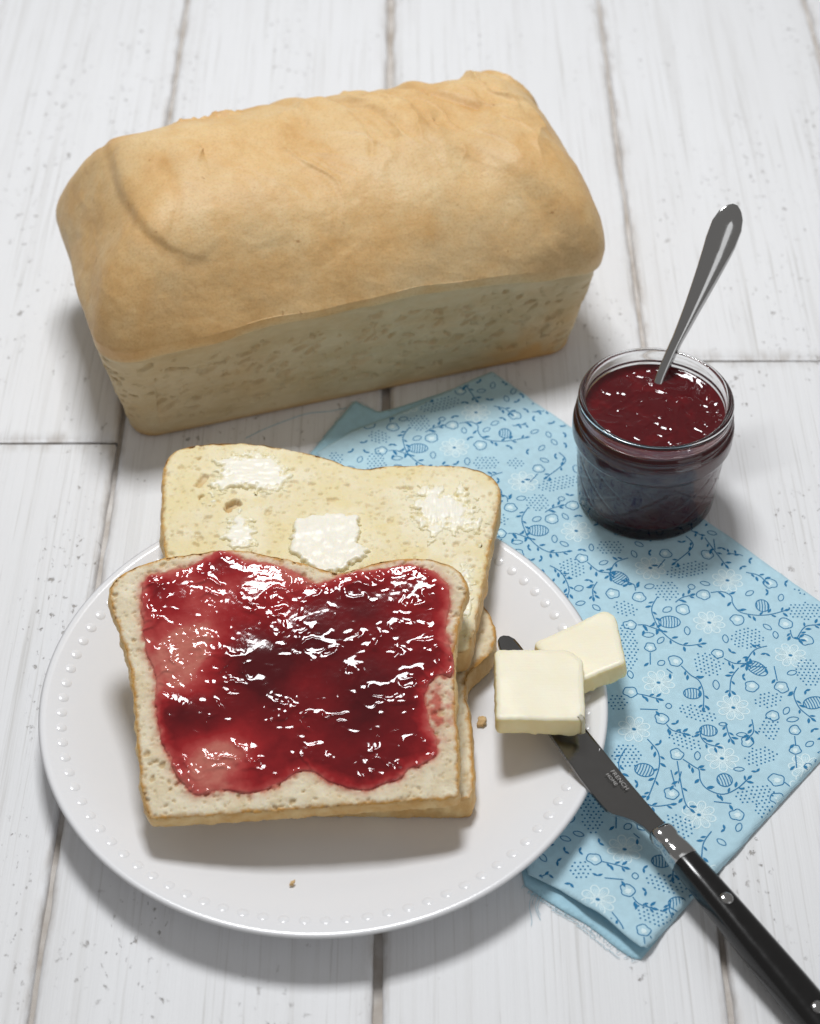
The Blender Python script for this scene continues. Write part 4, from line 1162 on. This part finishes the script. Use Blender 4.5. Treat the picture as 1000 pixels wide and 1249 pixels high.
def fill_print():
    rs = np.random.RandomState(17)
    cen = np.array([p for p in ink_v[::3]] + [p for p in wht_v[::3]])
    add_c = []
    for _ in range(9000):
        c = np.array([rs.uniform(-8, 255), rs.uniform(-195, 4)])
        R_ = rs.choice([2.1, 2.6, 3.6, 4.6], p=[0.35, 0.3, 0.2, 0.15])
        if np.min(np.hypot(cen[:, 0] - c[0], cen[:, 1] - c[1])) < R_ + 0.6:
            continue
        if add_c and np.min(np.hypot(*(np.array([q[:2] for q in add_c]) - c).T) - np.array([q[2] for q in add_c])) < R_ + 0.3:
            continue
        add_c.append((c[0], c[1], R_)); A = rs.rand() * 2 * math.pi
        ca, sa = math.cos(A), math.sin(A); rot = lambda x, y: c + np.array([x * ca - y * sa, x * sa + y * ca])
        if R_ > 4:
            for i in range(-2, 3):
                for j in range(-3, 4):
                    x, y = (j + 0.5 * (i % 2)) * 1.75, i * 1.6
                    if (x / 4.6) ** 2 + (y / 3.4) ** 2 < 1:
                        blob(ink_v, ink_f, rot(x, y), 0.44, 0.42, 0, 6)
        elif R_ > 3:
            pts = np.array([rot(x, 1.2 * math.sin(x * 0.55)) for x in np.linspace(-3.2, 2.6, 9)])
            strip(ink_v, ink_f, pts, 0.5)
            for k in (2, 4, 6, 8):
                a1 = A + (0.8 if k % 4 else -0.8)
                blob(ink_v, ink_f, pts[k] + 1.3 * np.array([math.cos(a1), math.sin(a1)]), 1.2, 0.5, a1, 8, pointed=True)
        elif R_ > 2.3:
            th = np.linspace(0, 2 * math.pi, 18, endpoint=False)
            strip(ink_v, ink_f, np.array([rot(2.1 * math.cos(t), 1.15 * math.sin(t) * (0.55 + 0.45 * abs(math.sin(t)))) for t in th]), 0.46, True)
        else:
            for a1 in (A, A + 2.2):
                blob(ink_v, ink_f, c + 1.0 * np.array([math.cos(a1), math.sin(a1)]), 1.25, 0.52, a1, 8, pointed=True)


fill_print()


def print_mesh(name, V, F, m, dz):
    V = np.array(V) * MM
    XY = uv2xy(V)
    F = np.array(F)
    ok = inside(top_poly, XY) & (dist_poly(top_poly, XY) > 0.0006)
    F = F[ok[F].all(1)]
    used = np.unique(F); rm = np.full(len(V), -1); rm[used] = np.arange(len(used))
    XY = XY[used]
    # sit on the faceted cloth: read its height where the ink lies
    from mathutils.bvhtree import BVHTree
    bv = BVHTree.FromObject(upper, bpy.context.evaluated_depsgraph_get())
    z = np.zeros(len(XY))
    for i, (x, y) in enumerate(XY):
        hit = bv.ray_cast(Vector((x, y, 0.05)), Vector((0, 0, -1)))
        z[i] = hit[0].z if hit[0] is not None else 0.0
    me = mesh_np(name, np.concatenate([XY, (z + dz)[:, None]], 1), rm[F], [m])
    # face up
    o = link(name, me, upper)
    return o


print_mesh('flower_print', ink_v, ink_f, M_ink, 0.00009)
print_mesh('white_flower_print', wht_v, wht_f, M_white, 0.00006)


# loose threads along the raw edges
def threads():
    cu = bpy.data.curves.new('loose_threads', 'CURVE'); cu.dimensions = '3D'; cu.bevel_depth = 0.00011; cu.bevel_resolution = 1
    rs = np.random.RandomState(9)
    def add(pts, r=1.0):
        sp = cu.splines.new('POLY'); sp.points.add(len(pts) - 1)
        for k, p in enumerate(pts):
            sp.points[k].co = (*map(float, p), 1); sp.points[k].radius = r
    hem = smooth_loop(np.array([(0.0425, -0.1978), (0.0550, -0.2080), (0.0650, -0.2145), (0.0730, -0.2225), (0.0800, -0.2285), (0.0832, -0.2293)]), 90, closed=False)
    for k in range(0, 90, 2):
        p = hem[k]; a = rs.normal(-2.2, 0.6); L = rs.uniform(0.0006, 0.0022)
        q = p + L * np.array([math.cos(a), math.sin(a)])
        add([(*p, 0.0010), (*(p + (q - p) * 0.6 + rs.normal(0, 0.0002, 2)), 0.0011), (*q, 0.0004)], 0.8)
    # edge-parallel pulled threads
    for k in range(3):
        s_ = slice(5 + 20 * k, 40 + 20 * k)
        add([(x - 0.0008 * (k + 1) + rs.normal(0, 0.0002), y - 0.0006 * (k + 1) + rs.normal(0, 0.0002), 0.0006) for x, y in hem[s_]])
    # long wisps at the left of the hem
    for k in range(4):
        x0, y0 = 0.0465 + rs.normal(0, 0.0012), -0.2010 + rs.normal(0, 0.0008)
        t = np.linspace(0, 1, 14); L = rs.uniform(0.006, 0.028)
        add(np.stack([x0 + 0.004 * t * rs.normal(0.6, 0.7) + 0.0012 * np.sin(t * 5 + k), y0 - L * t, 0.0022 * (1 - t) + 0.0004], 1), 0.8)
    edge = np.array([(-0.0460, 0.0360), (-0.0360, 0.0545), (-0.0259, 0.0724), (-0.0150, 0.0640)])
    edge = smooth_loop(edge, 60, closed=False)
    for k in range(60):
        p = edge[k]; a = rs.normal(2.3, 0.6); L = rs.uniform(0.0005, 0.0018)
        add([(*p, 0.0014), (*(p + L * np.array([math.cos(a), math.sin(a)])), 0.0006)], 0.7)
    # one long thread lying on the boards towards the loaf
    add(smooth_loop(np.array([(-0.0300, 0.0660), (-0.0380, 0.0640), (-0.0480, 0.0655), (-0.0580, 0.0600), (-0.0680, 0.0560), (-0.0760, 0.0480)]), 40, closed=False).tolist() and
        [(x, y, 0.0003) for x, y in smooth_loop(np.array([(-0.0300, 0.0690), (-0.0380, 0.0665), (-0.0480, 0.0650), (-0.0580, 0.0600), (-0.0680, 0.0540), (-0.0760, 0.0480)]), 40, closed=False)], 1.2)
    tmp = bpy.data.objects.new('tmp', cu); C.objects.link(tmp)
    me = bpy.data.meshes.new_from_object(tmp.evaluated_get(bpy.context.evaluated_depsgraph_get()))
    bpy.data.objects.remove(tmp); bpy.data.curves.remove(cu)
    me.name = 'loose_threads'; me.materials.clear(); me.materials.append(M_thread)
    o = link('loose_threads', me, lower); o['kind'] = 'stuff'


threads()

# ------------------------------------------------------------------ jam jar
JC = (0.1050, 0.0085, 0.0026)
jar = empty('jam_jar', JC); tag(jar, 'small quilted glass jar filled with dark red jam on the napkin corner', 'jar')
outer = [(0.0, 0.0014), (0.0200, 0.0012), (0.0262, 0.0004), (0.0280, 0.0), (0.0294, 0.0007), (0.0303, 0.0026), (0.0306, 0.0060), (0.0312, 0.0150), (0.0319, 0.0260), (0.0325, 0.0345), (0.0328, 0.0362), (0.0333, 0.0372), (0.0343, 0.0380), (0.0347, 0.0390),
         (0.0348, 0.0420), (0.0347, 0.0450), (0.0342, 0.0462), (0.0334, 0.0470), (0.0329, 0.0480), (0.0332, 0.0490), (0.0338, 0.0496), (0.0339, 0.0504), (0.0333, 0.0512), (0.0329, 0.0522), (0.0329, 0.0540), (0.0333, 0.0556), (0.0332, 0.0572), (0.0325, 0.0582), (0.0315, 0.0584)]
inner = [(0.0306, 0.0580), (0.0301, 0.0568), (0.0300, 0.0540), (0.0301, 0.0500), (0.0303, 0.0440), (0.0300, 0.0400), (0.0297, 0.0350), (0.0292, 0.0250), (0.0283, 0.0110), (0.0272, 0.0070), (0.0240, 0.0050), (0.0150, 0.0046), (0.0, 0.0045)]
po = smooth_loop(outer, 150, closed=False); pi_ = smooth_loop(inner, 70, closed=False)
prof = np.vstack([po, pi_]); prof[0, 0] = 1e-5; prof[-1, 0] = 1e-5
na = 288
V, Q = lathe(prof, na)
ang = np.arctan2(V[:, 1], V[:, 0]); rr = np.hypot(V[:, 0], V[:, 1])
isout = np.arange(len(V)) < len(po) * na
band = sstep(0.006, 0.010, V[:, 2]) * sstep(0.0345, 0.031, V[:, 2]) * isout * (rr > 0.02)
k = 12
d1 = np.abs(np.sin(k / 2 * ang * 1.0 + V[:, 2] * 250)); d2 = np.abs(np.sin(k / 2 * ang - V[:, 2] * 250))
q = -0.00032 * (np.clip(1 - d1 / 0.30, 0, 1) ** 1.5 + np.clip(1 - d2 / 0.30, 0, 1) ** 1.5) * band
V[:, 0] += np.cos(ang) * q; V[:, 1] += np.sin(ang) * q
link('glass_body', mesh_np('glass_body', V, Q, [M_glass]), jar)
# jam: fills the glass, its top stirred and lumpy
fillp = [(max(r_ + 0.00012, 0.0), z_ - (0.0001 if z_ < 0.006 else 0)) for r_, z_ in smooth_loop(inner, 120, closed=False)]
fillp = [p for p in fillp if p[1] < 0.0503][::-1]
fillp[0] = (1e-5, fillp[0][1])
Vs, Qs = lathe(fillp, na)
rings = np.linspace(fillp[-1][0], 1e-5, 84)
a = np.linspace(0, 2 * math.pi, na, endpoint=False)
Vt = np.stack([rings[:, None] * np.cos(a), rings[:, None] * np.sin(a), np.full((84, na), fillp[-1][1])], -1)
x, y = Vt[..., 0], Vt[..., 1]
inn = sstep(0.0, 0.004, fillp[-1][0] - np.hypot(x, y))
wx = x + 0.0020 * fbm(x * 120, y * 120, 6, 3); wy = y + 0.0020 * fbm(x * 120 + 4, y * 120, 6, 3)
spx, spy = 0.0035, 0.0190
ds = np.hypot(x - spx, y - spy)
top = 0.0009 * fbm(x * 40, y * 40, 3, 2) + 0.00030 * np.exp(-(perlin(wx * 150, wy * 150, 3) / 0.2) ** 2) + 0.0009 * np.clip(fbm(wx * 190, wy * 190, 12, 2) - 0.42, 0, 1) \
    + 0.0010 * (1 - inn) * 0.0 + 0.0010 * np.exp(-(ds / 0.005) ** 2) - 0.0006
Vt[..., 2] += top * inn + 0.0008 * (1 - inn)
st = len(Vs); V = np.concatenate([Vs, Vt.reshape(-1, 3)])
ii = np.arange(84 * na).reshape(84, na) + st
ii = np.vstack([np.arange(st - na, st)[None], ii])
a_, b_ = ii[:-1], ii[1:]
Qt = np.stack([a_, np.roll(a_, -1, 1), np.roll(b_, -1, 1), b_], -1).reshape(-1, 4)
thick = np.full(len(V), 1.1); thick[st:] = (1.02 + 0.2 * fbm(x * 90, y * 90, 4, 3)).ravel()
link('jam_filling', mesh_np('jam_filling', V, np.concatenate([Qs, Qt]), [M_jam], True, {'thick': thick}), jar)

# ------------------------------------------------------------------ spoon
spoon = empty('spoon', (0.1085, 0.0275, 0.0525)); tag(spoon, 'steel teaspoon standing in the jam jar with its handle leaning right', 'spoon')


def sweep(name, path, widths, thicks, m, parent, ref=(1, 0, 0), nseg=24, rimw=0.0, sub=6, roll=0.0):
    path = smooth_loop(np.array(path), sub * len(path), closed=False)
    L = np.concatenate([[0], np.cumsum(np.linalg.norm(np.diff(path, axis=0), axis=1))]); s = L / L[-1]
    wv = np.interp(s, *np.array(widths).T); tv = np.interp(s, *np.array(thicks).T)
    tan = np.gradient(path, axis=0); tan /= np.linalg.norm(tan, axis=1)[:, None]
    rows = []
    for p, t, w_, th in zip(path, tan, wv, tv):
        W = np.array(ref, float); W -= W @ t * t; W /= np.linalg.norm(W); Nn = np.cross(t, W)
        W, Nn = W * math.cos(roll) + Nn * math.sin(roll), Nn * math.cos(roll) - W * math.sin(roll)
        a = np.linspace(0, 2 * math.pi, nseg, endpoint=False)
        cx = np.sign(np.cos(a)) * np.abs(np.cos(a)) ** 1.25 * w_ / 2
        cz = np.sign(np.sin(a)) * np.abs(np.sin(a)) ** 1.25 * th / 2
        # hollowed face between raised borders on broad parts
        dishing = rimw * th * np.clip(1 - (2 * cx / max(w_, 1e-6) / 0.72) ** 4, 0, 1) * np.clip((w_ - 0.006) / 0.004, 0, 1) * np.abs(np.sin(a)) ** 0.3
        cz = cz - np.sign(np.sin(a)) * dishing
        rows.append(p + cx[:, None] * W + cz[:, None] * Nn)
    V = np.concatenate(rows); m_ = len(rows); ii = np.arange(m_ * nseg).reshape(m_, nseg)
    a_, b_ = ii[:-1], ii[1:]
    Q = np.stack([a_, np.roll(a_, -1, 1), np.roll(b_, -1, 1), b_], -1).reshape(-1, 4)
    me = bpy.data.meshes.new(name)
    me.from_pydata(V.tolist(), [], Q.tolist() + [tuple(ii[0][::-1].tolist()), tuple(ii[-1].tolist())])
    me.materials.append(m); me.polygons.foreach_set('use_smooth', np.ones(len(me.polygons), bool))
    return link(name, me, parent)


so_ = np.array(spoon.location)
pth = [np.array(p) - so_ for p in [(0.1030, 0.0120, 0.0330), (0.1060, 0.0205, 0.0430), (0.1088, 0.0282, 0.0520), (0.1140, 0.0370, 0.0610), (0.1205, 0.0465, 0.0710), (0.1275, 0.0570, 0.0825), (0.1335, 0.0665, 0.0930), (0.1376, 0.0735, 0.1015), (0.1402, 0.0778, 0.1068), (0.1414, 0.0797, 0.1092)]]
sweep('handle', pth, [(0, .0048), (0.28, .0050), (0.42, .0054), (0.55, .0078), (0.72, .0118), (0.84, .0148), (0.91, .0148), (0.955, .0120), (0.985, .0076), (1, .0024)],
      [(0, .0040), (0.35, .0046), (0.6, .0058), (0.8, .0066), (0.93, .0056), (1, .0012)], M_metal, spoon, ref=(0.93, -0.36, 0.0), nseg=40, rimw=0.0, sub=9, roll=0.55)
bm = bmesh.new(); bmesh.ops.create_uvsphere(bm, u_segments=24, v_segments=12, radius=1)
for v in bm.verts:
    v.co = Vector((v.co.x * 0.011, v.co.y * 0.017, (v.co.z if v.co.z < 0 else v.co.z * -0.75) * 0.005))
me = bpy.data.meshes.new('bowl'); bm.to_mesh(me); bm.free(); me.materials.append(M_metal)
link('bowl', me, spoon, tuple(np.array([0.1010, 0.0020, 0.0220]) - so_), (math.radians(48), 0, math.radians(-14)))

# ------------------------------------------------------------------ knife
KP = Vector((0.0379, -0.0961, 0.0236)); ka = math.radians(-57.0); ks = math.radians(4.7)
U = Vector((math.cos(ka) * math.cos(ks), math.sin(ka) * math.cos(ks), -math.sin(ks)))
Vv = Vector((-math.sin(ka), math.cos(ka), 0)); W = U.cross(Vv)
_r = Matrix.Rotation(math.radians(-8.0), 3, U); Vv = _r @ Vv; W = _r @ W      # rolled a little towards its back
knife = empty('butter_knife', KP); knife.rotation_euler = Matrix((U, Vv, W)).transposed().to_euler()
tag(knife, 'butter knife with steel blade and black riveted handle across the plate rim', 'knife')
bl = [(104.5, 3.0), (97.2, 2.5), (77.0, 2.3), (50.8, 2.7), (25, 3.4), (4.2, 4.2), (1.5, 4.1), (-0.8, 2.9), (-2.0, 1.0), (-2.0, -0.8), (-1.0, -2.5), (1.5, -3.8), (6, -5.2), (14, -7.6), (24, -9.6)]
for i in range(26):      # serrated front of the edge
    u = 26 + i * 1.35
    bl += [(u, -9.9 - (u - 24) * 0.085 + 0.0), (u + 0.8, -10.25 - (u - 24) * 0.085)]
bl += [(62, -13.2), (70, -13.9), (78, -14.2), (84, -14.1), (87.2, -13.8), (89.5, -12.8), (92.5, -9.8), (95.5, -7.4), (99.5, -5.7), (104.5, -5.0)]
bm = bmesh.new()
fv = [bm.verts.new((u * MM, v * MM, 0.0)) for u, v in bl]
f = bm.faces.new(fv)
if f.normal.z < 0: f.normal_flip()
r = bmesh.ops.extrude_face_region(bm, geom=[f])
for v in [g for g in r['geom'] if isinstance(g, bmesh.types.BMVert)]:
    v.co.z -= 0.0011
bm.faces.ensure_lookup_table()
for ff in bm.faces: ff.normal_update()
topf = [ff for ff in bm.faces if abs(ff.calc_center_median().z) < 1e-6 and len(ff.verts) > 10]
bmesh.ops.inset_region(bm, faces=topf, thickness=0.00055, depth=0.00045, use_even_offset=True)
bmesh.ops.recalc_face_normals(bm, faces=bm.faces[:])
me = bpy.data.meshes.new('blade'); bm.to_mesh(me); bm.free(); me.materials.append(M_blade)
blade = link('blade', me, knife)


def letters(txt, u, v, size, parent):
    cu = bpy.data.curves.new('lettering', 'FONT'); cu.body = txt; cu.size = size; cu.extrude = 0.00002; cu.space_character = 1.05
    tmp = bpy.data.objects.new('tmp', cu); C.objects.link(tmp)
    me = bpy.data.meshes.new_from_object(tmp.evaluated_get(bpy.context.evaluated_depsgraph_get()))
    bpy.data.objects.remove(tmp); bpy.data.curves.remove(cu)
    me.materials.clear(); me.materials.append(M_etch)
    wd = max(x.co.x for x in me.vertices) - min(x.co.x for x in me.vertices)
    return link('lettering', me, parent, (u * MM, v * MM, 0.00048)), wd


letters('FRENCH', 73.0, -1.6, 0.0026, blade)
letters('HOME', 73.4, -4.1, 0.0021, blade)


def rounded_bar(name, stations, m, nseg=36, e=0.6):
    """stations: (u, centre v, half width, half height) in mm"""
    rows = []
    for (u, cv, hw, hh) in stations:
        a = np.linspace(0, 2 * math.pi, nseg, endpoint=False)
        rows.append(np.stack([np.full(nseg, u), cv + np.sign(np.cos(a)) * np.abs(np.cos(a)) ** e * hw, np.sign(np.sin(a)) * np.abs(np.sin(a)) ** e * hh], 1) * MM)
    V = np.concatenate(rows); k = len(rows); ii = np.arange(k * nseg).reshape(k, nseg); a_, b_ = ii[:-1], ii[1:]
    Q = np.stack([a_, np.roll(a_, -1, 1), np.roll(b_, -1, 1), b_], -1).reshape(-1, 4)
    me = bpy.data.meshes.new(name); me.from_pydata(V.tolist(), [], Q.tolist() + [tuple(ii[0][::-1].tolist()), tuple(ii[-1].tolist())])
    me.materials.append(m); me.polygons.foreach_set('use_smooth', np.ones(len(me.polygons), bool))
    return link(name, me, knife, (0, 0, -0.0004))


rounded_bar('bolster', [(102.6, -1.0, 3.4, 1.6), (102.9, -1.0, 4.2, 2.6), (103.6, -1.0, 4.6, 3.3), (105.5, -1.0, 4.9, 3.9), (108, -1.0, 4.7, 3.9), (109.3, -1.0, 4.3, 3.5), (110.5, -1.0, 4.6, 3.9), (114, -1.0, 5.0, 4.5), (118.6, -1.0, 5.2, 4.8)], M_metal)
hs = [(118.5, -1.0, 5.1, 4.7), (118.9, -1.0, 5.25, 4.85), (130, -0.9, 5.6, 5.2), (145, -0.8, 6.1, 5.5), (160, -0.8, 6.6, 5.7), (178, -0.6, 7.0, 5.8), (195, -0.6, 7.3, 5.8), (210, -1.2, 7.4, 5.8), (219, -2.2, 7.2, 5.8), (223, -2.8, 6.2, 5.2), (225, -3.0, 4.4, 3.6), (225.6, -3.0, 2.0, 1.6)]
rounded_bar('handle', hs, M_handle, e=0.72)
bm = bmesh.new(); bmesh.ops.create_uvsphere(bm, u_segments=24, v_segments=16, radius=1.0)
for v in bm.verts:
    v.co = Vector((v.co.x * 0.0025, v.co.y * 0.0025, v.co.z * 0.0009))
rv = bpy.data.meshes.new('rivet'); bm.to_mesh(rv); bm.free(); rv.materials.append(M_metal)
rv.polygons.foreach_set('use_smooth', np.ones(len(rv.polygons), bool))
for u, hh in ((141.0, 5.42), (191.5, 5.8), (212, 5.8)):
    link('rivet', rv, knife, (u * MM, -0.0009, hh * MM - 0.0004))
